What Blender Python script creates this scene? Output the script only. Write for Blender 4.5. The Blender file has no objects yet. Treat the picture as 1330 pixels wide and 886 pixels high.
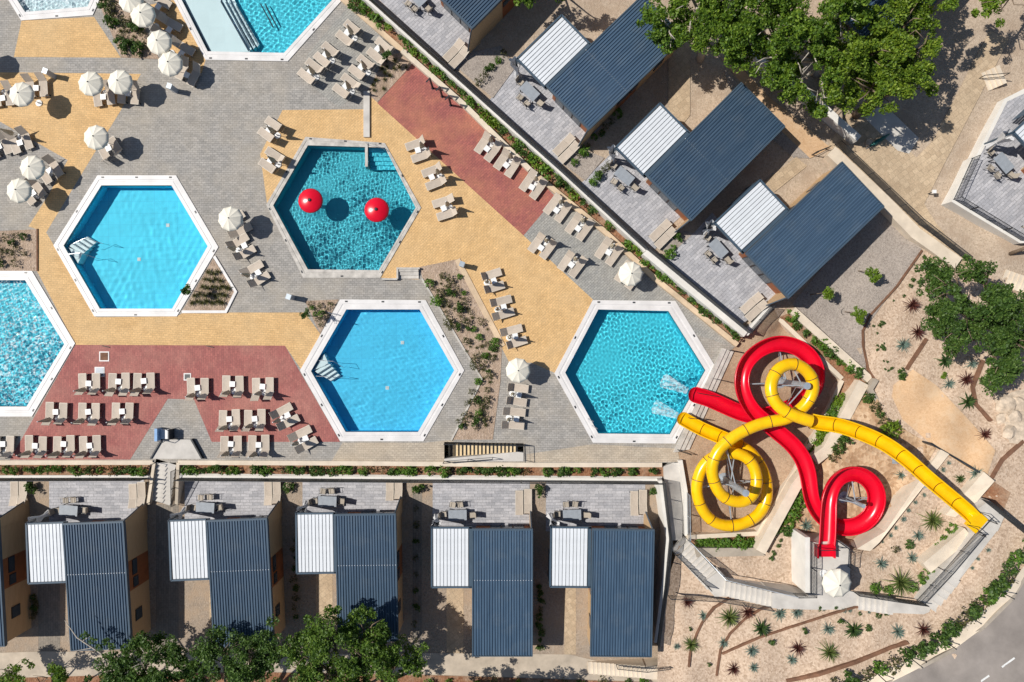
import bpy, bmesh, math, random
import numpy as np
from mathutils import Vector, Matrix
from mathutils.geometry import tessellate_polygon
R = math.radians
random.seed(7)
rng = np.random.default_rng(11)
SC = bpy.context.scene
COL = SC.collection

# ------------------------------------------------------------------ camera, sky, sun, exposure
CAMH = 55.0          # drone height over the pool deck, metres
PXM = 16.0           # photo pixels per metre on the deck (z = 0)
cam_d = bpy.data.cameras.new('camera')
cam_d.sensor_width = 36.0
cam_d.lens = 18.0 * CAMH / (665.0 / PXM)
cam_d.clip_end = 2000
cam = bpy.data.objects.new('camera', cam_d); COL.objects.link(cam)
cam.location = (0, 0, CAMH)
SC.camera = cam
SUN_EL, SUN_AZ = 49.5, 11.0      # shadows run to +x and 11 degrees towards -y
w = bpy.data.worlds.new('World'); SC.world = w; w.use_nodes = True
nt = w.node_tree
sky = nt.nodes.new('ShaderNodeTexSky'); sky.sky_type = 'NISHITA'; sky.sun_disc = False
sky.sun_elevation = R(SUN_EL); sky.sun_rotation = R(270 + SUN_AZ); sky.air_density = 1.0; sky.dust_density = 0.6
nt.links.new(sky.outputs[0], nt.nodes['Background'].inputs[0])
nt.nodes['Background'].inputs[1].default_value = 0.072
sun_d = bpy.data.lights.new('sun', 'SUN'); sun_d.energy = 4.75; sun_d.angle = R(0.5); sun_d.color = (1.0, 0.955, 0.88)
sun = bpy.data.objects.new('sun', sun_d); COL.objects.link(sun)
ldir = Vector((math.cos(R(SUN_AZ)) * math.cos(R(SUN_EL)), -math.sin(R(SUN_AZ)) * math.cos(R(SUN_EL)), -math.sin(R(SUN_EL))))
sun.rotation_euler = ldir.to_track_quat('-Z', 'Y').to_euler()
SC.view_settings.view_transform = 'Standard'; SC.view_settings.look = 'None'
SC.view_settings.exposure = 0.0; SC.view_settings.gamma = 1.0
SC.cycles.use_denoising = True
SC.cycles.max_bounces = 8; SC.cycles.transparent_max_bounces = 12

def W(px, py, z=0.0):
    k = (CAMH - z) / CAMH / PXM
    return Vector(((px - 665.0) * k, (443.0 - py) * k, z))

# ------------------------------------------------------------------ materials
def lin(c):
    return tuple(((v / 255.0) / 12.92 if v / 255.0 <= 0.04045 else ((v / 255.0 + 0.055) / 1.055) ** 2.4) for v in c)
M = {}
class N:
    """thin helper on a node tree"""
    def __init__(s, name):
        s.m = bpy.data.materials.new(name); s.m.use_nodes = True; s.t = s.m.node_tree
        s.b = s.t.nodes['Principled BSDF']; s.out = s.t.nodes['Material Output']; M[name] = s.m
        s.co = s.t.nodes.new('ShaderNodeTexCoord').outputs['Object']
    def n(s, kind, **kw):
        nd = s.t.nodes.new(kind)
        for k, v in kw.items():
            setattr(nd, k, v)
        return nd
    def l(s, a, b): s.t.links.new(a, b)
    def noise(s, scale, detail=4, rough=.6, co=None, dist=0.0):
        nd = s.n('ShaderNodeTexNoise'); nd.inputs['Scale'].default_value = scale; nd.inputs['Detail'].default_value = detail
        nd.inputs['Roughness'].default_value = rough; nd.inputs['Distortion'].default_value = dist
        s.l(co or s.co, nd.inputs['Vector']); return nd.outputs['Fac']
    def ramp(s, fac, stops):
        r = s.n('ShaderNodeValToRGB'); e = r.color_ramp.elements
        while len(e) < len(stops): e.new(0.5)
        for el, (p, c) in zip(e, stops):
            el.position = p; el.color = (*c, 1) if len(c) == 3 else c
        s.l(fac, r.inputs[0]); return r.outputs[0]
    def mix(s, fac, a, b, mode='MIX'):
        nd = s.n('ShaderNodeMix', data_type='RGBA', blend_type=mode)
        if isinstance(fac, (int, float)): nd.inputs[0].default_value = fac
        else: s.l(fac, nd.inputs[0])
        for i, v in ((6, a), (7, b)):
            if isinstance(v, tuple): nd.inputs[i].default_value = (*v[:3], 1)
            else: s.l(v, nd.inputs[i])
        return nd.outputs[2]
    def rot(s, deg, sc=(1, 1, 1)):
        mp = s.n('ShaderNodeMapping'); mp.inputs['Rotation'].default_value = (0, 0, R(deg)); mp.inputs['Scale'].default_value = sc
        s.l(s.co, mp.inputs[0]); return mp.outputs[0]
    def bump(s, h, strength=.4, dist=.02):
        b = s.n('ShaderNodeBump'); b.inputs['Strength'].default_value = strength; b.inputs['Distance'].default_value = dist
        s.l(h, b.inputs['Height']); s.l(b.outputs[0], s.b.inputs['Normal']); return b
    def col(s, c):
        if isinstance(c, tuple): s.b.inputs['Base Color'].default_value = (*c, 1)
        else: s.l(c, s.b.inputs['Base Color'])
    def rough(s, v): s.b.inputs['Roughness'].default_value = v

def plain(name, c, rough=.6, var=.12, scale=3.0, metal=0.0, bump=.0, spec=None):
    s = N(name)
    f = s.noise(scale, 5)
    d = tuple(max(0, v * (1 - var * 1.5)) for v in c); e = tuple(min(1, v * (1 + var)) for v in c)
    s.col(s.ramp(f, [(.3, d), (.7, e)])); s.rough(rough); s.b.inputs['Metallic'].default_value = metal
    if spec is not None: s.b.inputs['Specular IOR Level'].default_value = spec
    if bump: s.bump(s.noise(scale * 6, 4), bump, .02)
    return s.m

def paver(name, c1, c2, mortar, bw, bh, deg=0, stain=.25, msize=.012, offs=.5, stainc=None):
    s = N(name)
    co = s.rot(deg)
    b = s.n('ShaderNodeTexBrick'); b.offset = offs
    s.l(co, b.inputs['Vector'])
    b.inputs['Scale'].default_value = 1.0; b.inputs['Brick Width'].default_value = bw; b.inputs['Row Height'].default_value = bh
    b.inputs['Mortar Size'].default_value = msize; b.inputs['Mortar Smooth'].default_value = .25; b.inputs['Bias'].default_value = 0
    b.inputs['Color1'].default_value = (*c1, 1); b.inputs['Color2'].default_value = (*c2, 1); b.inputs['Mortar'].default_value = (*mortar, 1)
    big = s.noise(.22, 5, .62)
    fine = s.noise(9, 3)
    c = s.mix(s.ramp(big, [(.42, (0, 0, 0)), (.68, (stain,) * 3)]), b.outputs['Color'], stainc or tuple(v * .72 for v in c1))
    c = s.mix(.5, c, s.ramp(fine, [(.3, (.62,) * 3), (.7, (1.25,) * 3)]), 'MULTIPLY')
    mid = s.noise(1.1, 4)
    c = s.mix(.55, c, s.ramp(mid, [(.3, (.80,) * 3), (.7, (1.16,) * 3)]), 'MULTIPLY')
    s.col(c); s.rough(.85)
    inv = s.n('ShaderNodeMath', operation='SUBTRACT'); inv.inputs[0].default_value = 1; s.l(b.outputs['Fac'], inv.inputs[1])
    s.bump(inv.outputs[0], .35, .01)
    return s.m

paver('grey_pavers', (.40, .375, .345), (.30, .285, .265), (.17, .16, .15), .36, .18, 0, .55, stainc=(.43, .37, .29))
paver('yellow_pavers', (.71, .455, .205), (.62, .39, .17), (.45, .29, .14), .36, .18, 3, .4, stainc=(.62, .45, .25))
paver('yellow_pavers_diagonal', (.71, .455, .205), (.62, .39, .17), (.44, .285, .14), .36, .18, -42, .4, stainc=(.66, .47, .26))
paver('red_pavers', (.40, .135, .115), (.31, .10, .09), (.24, .09, .08), .36, .18, 90, .6, stainc=(.46, .23, .18))
paver('red_pavers_diagonal', (.40, .125, .10), (.31, .095, .085), (.20, .07, .065), .36, .18, -42, .6, stainc=(.52, .23, .12))
paver('grey_pavers_diagonal', (.37, .36, .33), (.29, .285, .27), (.17, .165, .155), .36, .18, -42, .35, stainc=(.42, .37, .30))
paver('beige_pavers', (.50, .43, .34), (.41, .35, .28), (.26, .22, .17), .36, .18, 0, .5, stainc=(.55, .43, .30))
paver('terrace_tiles', (.50, .49, .51), (.35, .35, .375), (.20, .20, .21), .72, .24, 0, .15, .012, .37)
paver('terrace_tiles_diagonal', (.50, .49, .51), (.35, .35, .375), (.20, .20, .21), .72, .24, -42, .15, .012, .37)
paver('sand_pavers', (.56, .43, .29), (.45, .335, .22), (.33, .25, .17), .42, .42, -38, .3, .012, .3)
paver('yard_pavers', (.30, .255, .205), (.23, .20, .165), (.16, .13, .11), .40, .2, 90, .3, .012)

def gravel(name, cs, scale=9, bump=.7, patch=None):
    s = N(name)
    v = s.n('ShaderNodeTexVoronoi'); v.inputs['Scale'].default_value = scale; v.inputs['Randomness'].default_value = 1
    s.l(s.co, v.inputs['Vector'])
    sep = s.n('ShaderNodeSeparateColor'); s.l(v.outputs['Color'], sep.inputs[0])
    c = s.ramp(sep.outputs[0], [(i / (len(cs) - 1), k) for i, k in enumerate(cs)])
    big = s.noise(.35, 5, .65)
    c = s.mix(.7, c, s.ramp(big, [(.3, (.84, .83, .82)), (.7, (1.12, 1.10, 1.07))]), 'MULTIPLY')
    if patch:
        c = s.mix(s.ramp(s.noise(.5, 6, .7), [(.48, (0, 0, 0)), (.62, (.75,) * 3)]), c, patch)
    s.col(c); s.rough(.95)
    s.bump(v.outputs['Distance'], bump, .05)
    return s.m
gravel('pale_gravel', [(.36, .26, .185), (.49, .37, .275), (.58, .455, .35), (.43, .315, .23)], 8, .5)
gravel('rocky_soil', [(.32, .20, .115), (.46, .31, .19), (.56, .41, .27), (.38, .25, .15)], 4, .9, (.30, .18, .10))
gravel('grey_gravel', [(.25, .215, .19), (.34, .295, .26), (.40, .35, .31), (.29, .25, .22)], 12, .5)
gravel('dirt', [(.35, .275, .205), (.44, .35, .265), (.50, .405, .315), (.39, .305, .23)], 10, .45, (.36, .27, .195))
gravel('shade_darkened_dirt', [(.27, .215, .165), (.33, .265, .205), (.38, .31, .245), (.29, .23, .18)], 10, .45, (.38, .28, .195))  # dirt with the shade between the lower homes darkened into its colour
gravel('sand_path', [(.50, .32, .18), (.56, .37, .215), (.60, .41, .25), (.53, .345, .20)], 12, .2, (.60, .44, .29))
gravel('basin_sand', [(.34, .235, .155), (.41, .29, .195), (.46, .335, .23), (.37, .26, .175)], 11, .4, (.30, .19, .12))
gravel('planter_soil', [(.20, .085, .04), (.27, .125, .065), (.32, .17, .095), (.22, .10, .05)], 6, .9, (.36, .25, .17))
gravel('bed_soil', [(.33, .24, .175), (.42, .315, .235), (.48, .37, .29), (.36, .265, .20)], 8, .8, (.28, .20, .14))

plain('white_coping', (.70, .675, .66), .5, .10, .7)
plain('weathered_coping', (.52, .485, .44), .7, .22, 1.6)
plain('pale_stone', (.68, .58, .46), .85, .12, .8, bump=.2)
plain('curb_stone', (.62, .47, .32), .9, .18, .7, bump=.2)
plain('white_wall', (.72, .69, .64), .85, .08, .7)
plain('concrete', (.57, .535, .49), .85, .12, .9, bump=.15)
plain('tan_concrete', (.40, .345, .28), .9, .16, .9, bump=.2)
plain('asphalt', (.285, .25, .225), .9, .16, .5, bump=.3)
plain('walk_tan', (.50, .42, .33), .9, .18, .7, bump=.2)
plain('road_paint', (.75, .75, .73), .7, .08, 5)
plain('dark_metal', (.02, .024, .03), .45, .1, 4)
plain('steel', (.50, .52, .54), .35, .12, 3, metal=.7)
plain('galvanised', (.42, .47, .52), .4, .15, 3, metal=.35)
plain('umbrella_canvas', (.78, .735, .63), .9, .05, 2.5)
plain('folded_canvas', (.50, .44, .33), .9, .15, 6)
plain('lounger_sling', (.50, .425, .35), .8, .07, 5)
plain('lounger_frame', (.62, .55, .46), .55, .05, 4)
plain('white_plastic', (.80, .80, .79), .45, .04, 4)
plain('roof_rust_panel', (.30, .10, .035), .6, .15, 2)
plain('glass_dark', (.05, .065, .08), .08, .1, 1, spec=.8)
plain('trim_blue', (.055, .088, .125), .45, .1, 1.5)
plain('canopy_white', (.69, .715, .745), .4, .05, 1.2)
plain('curtain_white', (.66, .66, .67), .9, .08, 4)
plain('chair_fabric', (.40, .35, .29), .85, .08, 5)
plain('table_grey', (.30, .33, .37), .5, .1, 3)
plain('red_gloss', (.68, .003, .022), .27, .09, 1.2)
plain('yellow_gloss', (.90, .51, .003), .24, .10, 1.4)
plain('yellow_flange', (.16, .07, .002), .35, .1, 2)
plain('corten', (.19, .095, .055), .9, .25, 2)
plain('bark', (.20, .145, .10), .95, .2, 6, bump=.4)
plain('pale_bark', (.46, .41, .35), .95, .2, 5, bump=.4)
plain('light_blue', (.19, .36, .62), .5, .1, 3)
plain('bin_grey', (.36, .40, .46), .4, .1, 3)
plain('ochre_stone', (.72, .56, .34), .85, .12, 3)
plain('rock', (.58, .47, .36), .95, .25, 2.5, bump=.6)
plain('teal_cover', (.01, .12, .11), .6, .1, 3)
plain('drip_hose', (.10, .09, .08), .8, .1, 3)
plain('wood_orange', (.42, .22, .07), .6, .15, 4)

# corrugated metal roof: faded blue-grey sheet with light streaks and dust
s = N('roof_blue')
st = s.noise(1.0, 4, .6, co=s.rot(0, (6, .35, 1)))
dirt_ = s.noise(.6, 6, .7)
c = s.ramp(st, [(.3, (.036, .070, .118)), (.7, (.062, .108, .168))])
c = s.mix(s.ramp(dirt_, [(.5, (0, 0, 0)), (.8, (.42,) * 3)]), c, (.135, .16, .18))
s.col(c); s.rough(.5)
# wood cladding with board lines
s = N('cladding')
wv = s.n('ShaderNodeTexWave', bands_direction='Z'); wv.inputs['Scale'].default_value = 2.4; wv.inputs['Distortion'].default_value = 0
s.l(s.co, wv.inputs['Vector'])
g = s.noise(2, 5, .6, co=s.rot(0, (1, 1, 12)))
c = s.ramp(g, [(.25, (.48, .32, .17)), (.75, (.62, .43, .25))])
c = s.mix(s.ramp(wv.outputs['Fac'], [(.02, (1, 1, 1)), (.10, (0, 0, 0))]), c, (.14, .08, .04))
s.col(c); s.rough(.75)

def vary(name, amt):
    mt = M[name]; t = mt.node_tree; b = t.nodes['Principled BSDF']; src = b.inputs['Base Color'].links[0].from_socket
    oi = t.nodes.new('ShaderNodeObjectInfo'); mr = t.nodes.new('ShaderNodeMapRange')
    mr.inputs['To Min'].default_value = 1 - amt; mr.inputs['To Max'].default_value = 1 + amt; t.links.new(oi.outputs['Random'], mr.inputs['Value'])
    mx = t.nodes.new('ShaderNodeVectorMath'); mx.operation = 'SCALE'; t.links.new(src, mx.inputs[0]); t.links.new(mr.outputs[0], mx.inputs['Scale'])
    t.links.new(mx.outputs[0], b.inputs['Base Color'])
for nm_, am_ in (('lounger_sling', .10), ('roof_blue', .14), ('umbrella_canvas', .05), ('canopy_white', .04), ('folded_canvas', .12), ('chair_fabric', .12)): vary(nm_, am_)
def leaf_mat(name, dark, mid, light, trans=.35):
    s = N(name)
    g = s.n('ShaderNodeNewGeometry')
    nz = s.noise(.7, 3)
    ad = s.n('ShaderNodeMath', operation='ADD'); s.l(g.outputs['Random Per Island'], ad.inputs[0]); s.l(nz, ad.inputs[1])
    mu = s.n('ShaderNodeMath', operation='MULTIPLY'); s.l(ad.outputs[0], mu.inputs[0]); mu.inputs[1].default_value = .5
    c = s.ramp(mu.outputs[0], [(.2, dark), (.5, mid), (.8, light)])
    s.col(c); s.rough(.55)
    tr = s.n('ShaderNodeBsdfTranslucent'); s.l(c, tr.inputs[0])
    mx = s.n('ShaderNodeMixShader'); mx.inputs[0].default_value = trans
    s.l(s.b.outputs[0], mx.inputs[1]); s.l(tr.outputs[0], mx.inputs[2]); s.l(mx.outputs[0], s.out.inputs[0])
    return s.m
leaf_mat('leaf_tree', (.045, .105, .012), (.12, .22, .018), (.27, .39, .035), .4)
leaf_mat('leaf_mid_tree', (.04, .09, .014), (.10, .19, .024), (.22, .33, .045), .4)
leaf_mat('leaf_yellow_tree', (.065, .135, .012), (.16, .26, .02), (.32, .42, .035), .4)
leaf_mat('leaf_dark_tree', (.03, .075, .014), (.075, .15, .024), (.16, .26, .05), .4)
leaf_mat('leaf_bright', (.09, .17, .012), (.17, .28, .02), (.27, .38, .035))
leaf_mat('leaf_shrub', (.05, .125, .015), (.11, .23, .024), (.20, .34, .04))
leaf_mat('leaf_dry', (.05, .055, .018), (.10, .10, .03), (.16, .17, .05))
leaf_mat('leaf_agave', (.10, .16, .13), (.17, .245, .20), (.27, .34, .29), .15)
leaf_mat('leaf_yucca', (.05, .09, .02), (.12, .17, .04), (.27, .29, .09), .2)
leaf_mat('leaf_cycad', (.02, .045, .012), (.04, .085, .018), (.08, .13, .03), .2)
leaf_mat('leaf_red', (.055, .012, .012), (.11, .03, .025), (.19, .075, .05), .2)

def tile_floor(name, c, grout, size):
    s = N(name)
    b = s.n('ShaderNodeTexBrick'); b.offset = 0
    s.l(s.co, b.inputs['Vector']); b.inputs['Scale'].default_value = 1
    b.inputs['Brick Width'].default_value = size; b.inputs['Row Height'].default_value = size
    b.inputs['Mortar Size'].default_value = .03; b.inputs['Mortar Smooth'].default_value = 1
    b.inputs['Color1'].default_value = (*c, 1); b.inputs['Color2'].default_value = (*(v * .955 for v in c), 1); b.inputs['Mortar'].default_value = (*grout, 1)
    cc = s.mix(.5, b.outputs['Color'], s.ramp(s.noise(.5, 4), [(.3, (.88,) * 3), (.7, (1.08,) * 3)]), 'MULTIPLY')
    s.col(cc); s.rough(.6); return s.m
tile_floor('pool_tile_cyan', (.055, .72, .95), (.04, .58, .82), .95)
tile_floor('pool_tile_blue', (.065, .60, .90), (.05, .48, .77), .95)
tile_floor('pool_tile_turquoise', (.055, .60, .74), (.045, .52, .66), .8)
tile_floor('pool_tile_teal', (.035, .44, .54), (.028, .37, .47), .8)
tile_floor('pool_tile_pale', (.68, .76, .785), (.63, .72, .75), 1.3)
plain('pool_step_white', (.86, .88, .88), .6, .05, 2)
s = N('water_veil'); s.t.nodes.remove(s.b)
tr = s.n('ShaderNodeBsdfTransparent'); tr.inputs[0].default_value = (.86, .95, .97, 1)
df = s.n('ShaderNodeBsdfGlossy'); df.inputs['Roughness'].default_value = .25
mx = s.n('ShaderNodeMixShader'); mx.inputs[0].default_value = .22
s.l(tr.outputs[0], mx.inputs[1]); s.l(df.outputs[0], mx.inputs[2]); s.l(mx.outputs[0], s.out.inputs[0])
s = N('film_water'); s.t.nodes.remove(s.b)
tr = s.n('ShaderNodeBsdfTransparent'); tr.inputs[0].default_value = (.90, .975, .99, 1)
gl = s.n('ShaderNodeBsdfGlossy'); gl.inputs['Roughness'].default_value = .03
bp = s.n('ShaderNodeBump'); bp.inputs['Strength'].default_value = .3; bp.inputs['Distance'].default_value = .01; s.l(s.noise(3, 3), bp.inputs['Height']); s.l(bp.outputs[0], gl.inputs['Normal'])
fr = s.n('ShaderNodeFresnel'); fr.inputs[0].default_value = 1.33
mx = s.n('ShaderNodeMixShader'); s.l(fr.outputs[0], mx.inputs[0]); s.l(tr.outputs[0], mx.inputs[1]); s.l(gl.outputs[0], mx.inputs[2]); s.l(mx.outputs[0], s.out.inputs[0])
s = N('foam'); s.t.nodes.remove(s.b)
tr = s.n('ShaderNodeBsdfTransparent'); df = s.n('ShaderNodeBsdfDiffuse'); df.inputs[0].default_value = (.85, .92, .94, 1)
fn = s.ramp(s.noise(3.4, 6, .72, co=s.rot(24, (.45, 1.6, 1)), dist=.6), [(.38, (0, 0, 0)), (.72, (.75,) * 3)])
mx = s.n('ShaderNodeMixShader'); s.l(fn, mx.inputs[0]); s.l(tr.outputs[0], mx.inputs[1]); s.l(df.outputs[0], mx.inputs[2]); s.l(mx.outputs[0], s.out.inputs[0])

# ------------------------------------------------------------------ object helpers
def tag(o, label=None, cat=None, group=None, kind=None):
    if label: o['label'] = label
    if cat: o['category'] = cat
    if group: o['group'] = group
    if kind: o['kind'] = kind
    return o
def empty(name, loc=(0, 0, 0), rz=0.0):
    o = bpy.data.objects.new(name, None); COL.objects.link(o)
    o.location = loc; o.rotation_euler = (0, 0, rz); o.empty_display_size = .2
    return o
def link_mesh(name, me, parent=None, loc=None, rot=None, scale=None):
    o = bpy.data.objects.new(name, me); COL.objects.link(o)
    if parent: o.parent = parent
    if loc is not None: o.location = loc
    if rot is not None: o.rotation_euler = rot
    if scale is not None: o.scale = scale if hasattr(scale, '__len__') else (scale,) * 3
    return o
KIDS = {}
def copy_tree(o, parent=None):
    c = o.copy(); COL.objects.link(c); c.parent = parent
    if parent: c.matrix_parent_inverse = o.matrix_parent_inverse.copy()
    if o not in KIDS: KIDS[o] = list(o.children)
    for ch in KIDS[o]: copy_tree(ch, c)
    return c

class MB:
    def __init__(s): s.v = []; s.f = []
    def add(s, vs, fs):
        k = len(s.v); s.v += [tuple(v) for v in vs]; s.f += [tuple(i + k for i in f) for f in fs]; return s
    def box(s, c, d, rz=0.0, mat=None):
        x, y, z = d[0] / 2, d[1] / 2, d[2] / 2
        vs = [Vector(p) for p in ((-x, -y, -z), (x, -y, -z), (x, y, -z), (-x, y, -z), (-x, -y, z), (x, -y, z), (x, y, z), (-x, y, z))]
        if mat is not None: vs = [mat @ v for v in vs]
        elif rz:
            m = Matrix.Rotation(rz, 3, 'Z'); vs = [m @ v for v in vs]
        vs = [v + Vector(c) for v in vs]
        return s.add(vs, [(0, 3, 2, 1), (4, 5, 6, 7), (0, 1, 5, 4), (1, 2, 6, 5), (2, 3, 7, 6), (3, 0, 4, 7)])
    def prism(s, poly, z0, z1):
        """poly: list of (x,y) or (x,y,z); z0/z1 numbers or lists; any winding; n-gon caps are triangulated"""
        n = len(poly)
        a = sum(poly[i][0] * poly[(i + 1) % n][1] - poly[(i + 1) % n][0] * poly[i][1] for i in range(n))
        P = list(poly) if a > 0 else list(poly)[::-1]
        Z0 = z0 if hasattr(z0, '__len__') else [z0] * n
        Z1 = z1 if hasattr(z1, '__len__') else [z1] * n
        if a <= 0: Z0 = list(Z0)[::-1]; Z1 = list(Z1)[::-1]
        vs = [(p[0], p[1], z) for p, z in zip(P, Z0)] + [(p[0], p[1], z) for p, z in zip(P, Z1)]
        fs = [(i, (i + 1) % n, n + (i + 1) % n, n + i) for i in range(n)]
        if n <= 4: fs += [tuple(range(n - 1, -1, -1)), tuple(range(n, 2 * n))]
        else:
            for t in tessellate_polygon([[Vector((p[0], p[1], 0)) for p in P]]):
                q = [P[i] for i in t]
                ar = (q[1][0] - q[0][0]) * (q[2][1] - q[0][1]) - (q[2][0] - q[0][0]) * (q[1][1] - q[0][1])
                t = t if ar > 0 else t[::-1]
                fs += [tuple(i + n for i in t), tuple(t[::-1])]
        return s.add(vs, fs)
    def tube(s, path, r, n=6, cap=True):
        path = [Vector(p) for p in path]; k = len(path)
        rs = r if hasattr(r, '__len__') else [r] * k
        vs = []
        up = Vector((0, 0, 1))
        for i, p in enumerate(path):
            t = (path[min(i + 1, k - 1)] - path[max(i - 1, 0)]).normalized()
            a = up if abs(t.z) < .9 else Vector((1, 0, 0))
            u = t.cross(a).normalized(); v_ = t.cross(u).normalized()
            for j in range(n):
                an = 2 * math.pi * j / n
                vs.append(p + (u * math.cos(an) + v_ * math.sin(an)) * rs[i])
        fs = [(i * n + j, (i + 1) * n + j, (i + 1) * n + (j + 1) % n, i * n + (j + 1) % n) for i in range(k - 1) for j in range(n)]
        if cap: fs += [tuple(range(n)), tuple(range((k - 1) * n + n - 1, (k - 1) * n - 1, -1))]
        return s.add(vs, fs)
    def lathe(s, prof, n=16, c=(0, 0, 0)):
        vs = [(c[0] + r * math.cos(2 * math.pi * j / n), c[1] + r * math.sin(2 * math.pi * j / n), c[2] + z) for r, z in prof for j in range(n)]
        fs = [(i * n + j, i * n + (j + 1) % n, (i + 1) * n + (j + 1) % n, (i + 1) * n + j) for i in range(len(prof) - 1) for j in range(n)]
        return s.add(vs, fs)
    def mesh(s, name, mat, smooth=False):
        me = bpy.data.meshes.new(name); me.from_pydata(s.v, [], s.f)
        if mat: me.materials.append(M[mat] if isinstance(mat, str) else mat)
        if smooth: me.polygons.foreach_set('use_smooth', [True] * len(me.polygons))
        me.update(); return me
    def build(s, name, mat, parent=None, smooth=False, bevel=0):
        me = s.mesh(name, mat, smooth)
        o = link_mesh(name, me, parent)
        return o

def quads_mesh(name, V, mat, tri=False):
    """V: (n,4,3) or (n,3,3) array of separate leaf faces"""
    n, k = V.shape[0], V.shape[1]
    me = bpy.data.meshes.new(name)
    me.vertices.add(n * k); me.vertices.foreach_set('co', V.reshape(-1).astype(np.float32))
    me.loops.add(n * k); me.loops.foreach_set('vertex_index', np.arange(n * k, dtype=np.int32))
    me.polygons.add(n); me.polygons.foreach_set('loop_start', np.arange(0, n * k, k, dtype=np.int32))
    me.polygons.foreach_set('loop_total', np.full(n, k, dtype=np.int32))
    me.materials.append(M[mat]); me.update(calc_edges=True); me.validate()
    return me

# ---- polygons in photo pixels -> sheets
def tri_px(poly):
    out = []
    for t in tessellate_polygon([[Vector((p[0], p[1], 0)) for p in poly]]):
        out.append([poly[i] for i in t])
    return out
def area2(p): return sum(p[i][0] * p[(i + 1) % len(p)][1] - p[(i + 1) % len(p)][0] * p[i][1] for i in range(len(p)))
def clip_half(poly, a, b, keep_left=True):
    out = []; n = len(poly)
    def d(p):
        v = (b[0] - a[0]) * (p[1] - a[1]) - (b[1] - a[1]) * (p[0] - a[0])
        return v if keep_left else -v
    for i in range(n):
        p, q = poly[i], poly[(i + 1) % n]; dp, dq = d(p), d(q)
        if dp >= 0: out.append(p)
        if (dp > 0 and dq < 0) or (dp < 0 and dq > 0):
            t = dp / (dp - dq); out.append((p[0] + (q[0] - p[0]) * t, p[1] + (q[1] - p[1]) * t))
    return out
def subtract(polys, hole):
    h = hole if area2(hole) > 0 else hole[::-1]
    res = []
    for p in polys:
        rest = p
        for i in range(len(h)):
            a, b = h[i], h[(i + 1) % len(h)]
            o = clip_half(rest, a, b, False)
            if len(o) >= 3 and abs(area2(o)) > .02: res.append(o)
            rest = clip_half(rest, a, b, True)
            if len(rest) < 3 or abs(area2(rest)) < .02: break
    return res
def sheet(name, poly, zf, mat, off=0.0, cell=None, holes=(), parent=None):
    parts = tri_px([tuple(p[:2]) for p in poly])
    for h in holes: parts = subtract(parts, h)
    if cell:
        res = []
        for p in parts:
            x0, x1 = min(q[0] for q in p), max(q[0] for q in p); y0, y1 = min(q[1] for q in p), max(q[1] for q in p)
            for i in range(int(x0 // cell), int(x1 // cell) + 1):
                c1 = clip_half(clip_half(p, (i * cell, 0), (i * cell, 1), False), ((i + 1) * cell, 0), ((i + 1) * cell, 1), True)
                if len(c1) < 3: continue
                for j in range(int(y0 // cell), int(y1 // cell) + 1):
                    c2 = clip_half(clip_half(c1, (0, j * cell), (1, j * cell), True), (0, (j + 1) * cell), (1, (j + 1) * cell), False)
                    if len(c2) >= 3 and abs(area2(c2)) > 1e-3: res.append(c2)
        parts = res
    mb = MB()
    idx = {}
    vs, fs = [], []
    for p in parts:
        p = p if area2(p) < 0 else p[::-1]     # pixel y runs down
        f = []
        for q in p:
            k = (round(q[0], 2), round(q[1], 2))
            if k not in idx:
                z = zf(q[0], q[1]) if callable(zf) else zf
                idx[k] = len(vs); vs.append(tuple(W(q[0], q[1], z) + Vector((0, 0, off))))
            if not f or f[-1] != idx[k]: f.append(idx[k])
        if len(f) > 2 and f[0] == f[-1]: f.pop()
        if len(set(f)) >= 3 and len(set(f)) == len(f): fs.append(tuple(f))
    mb.v, mb.f = vs, fs
    return mb.build(name, mat, parent, callable(zf))

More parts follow.
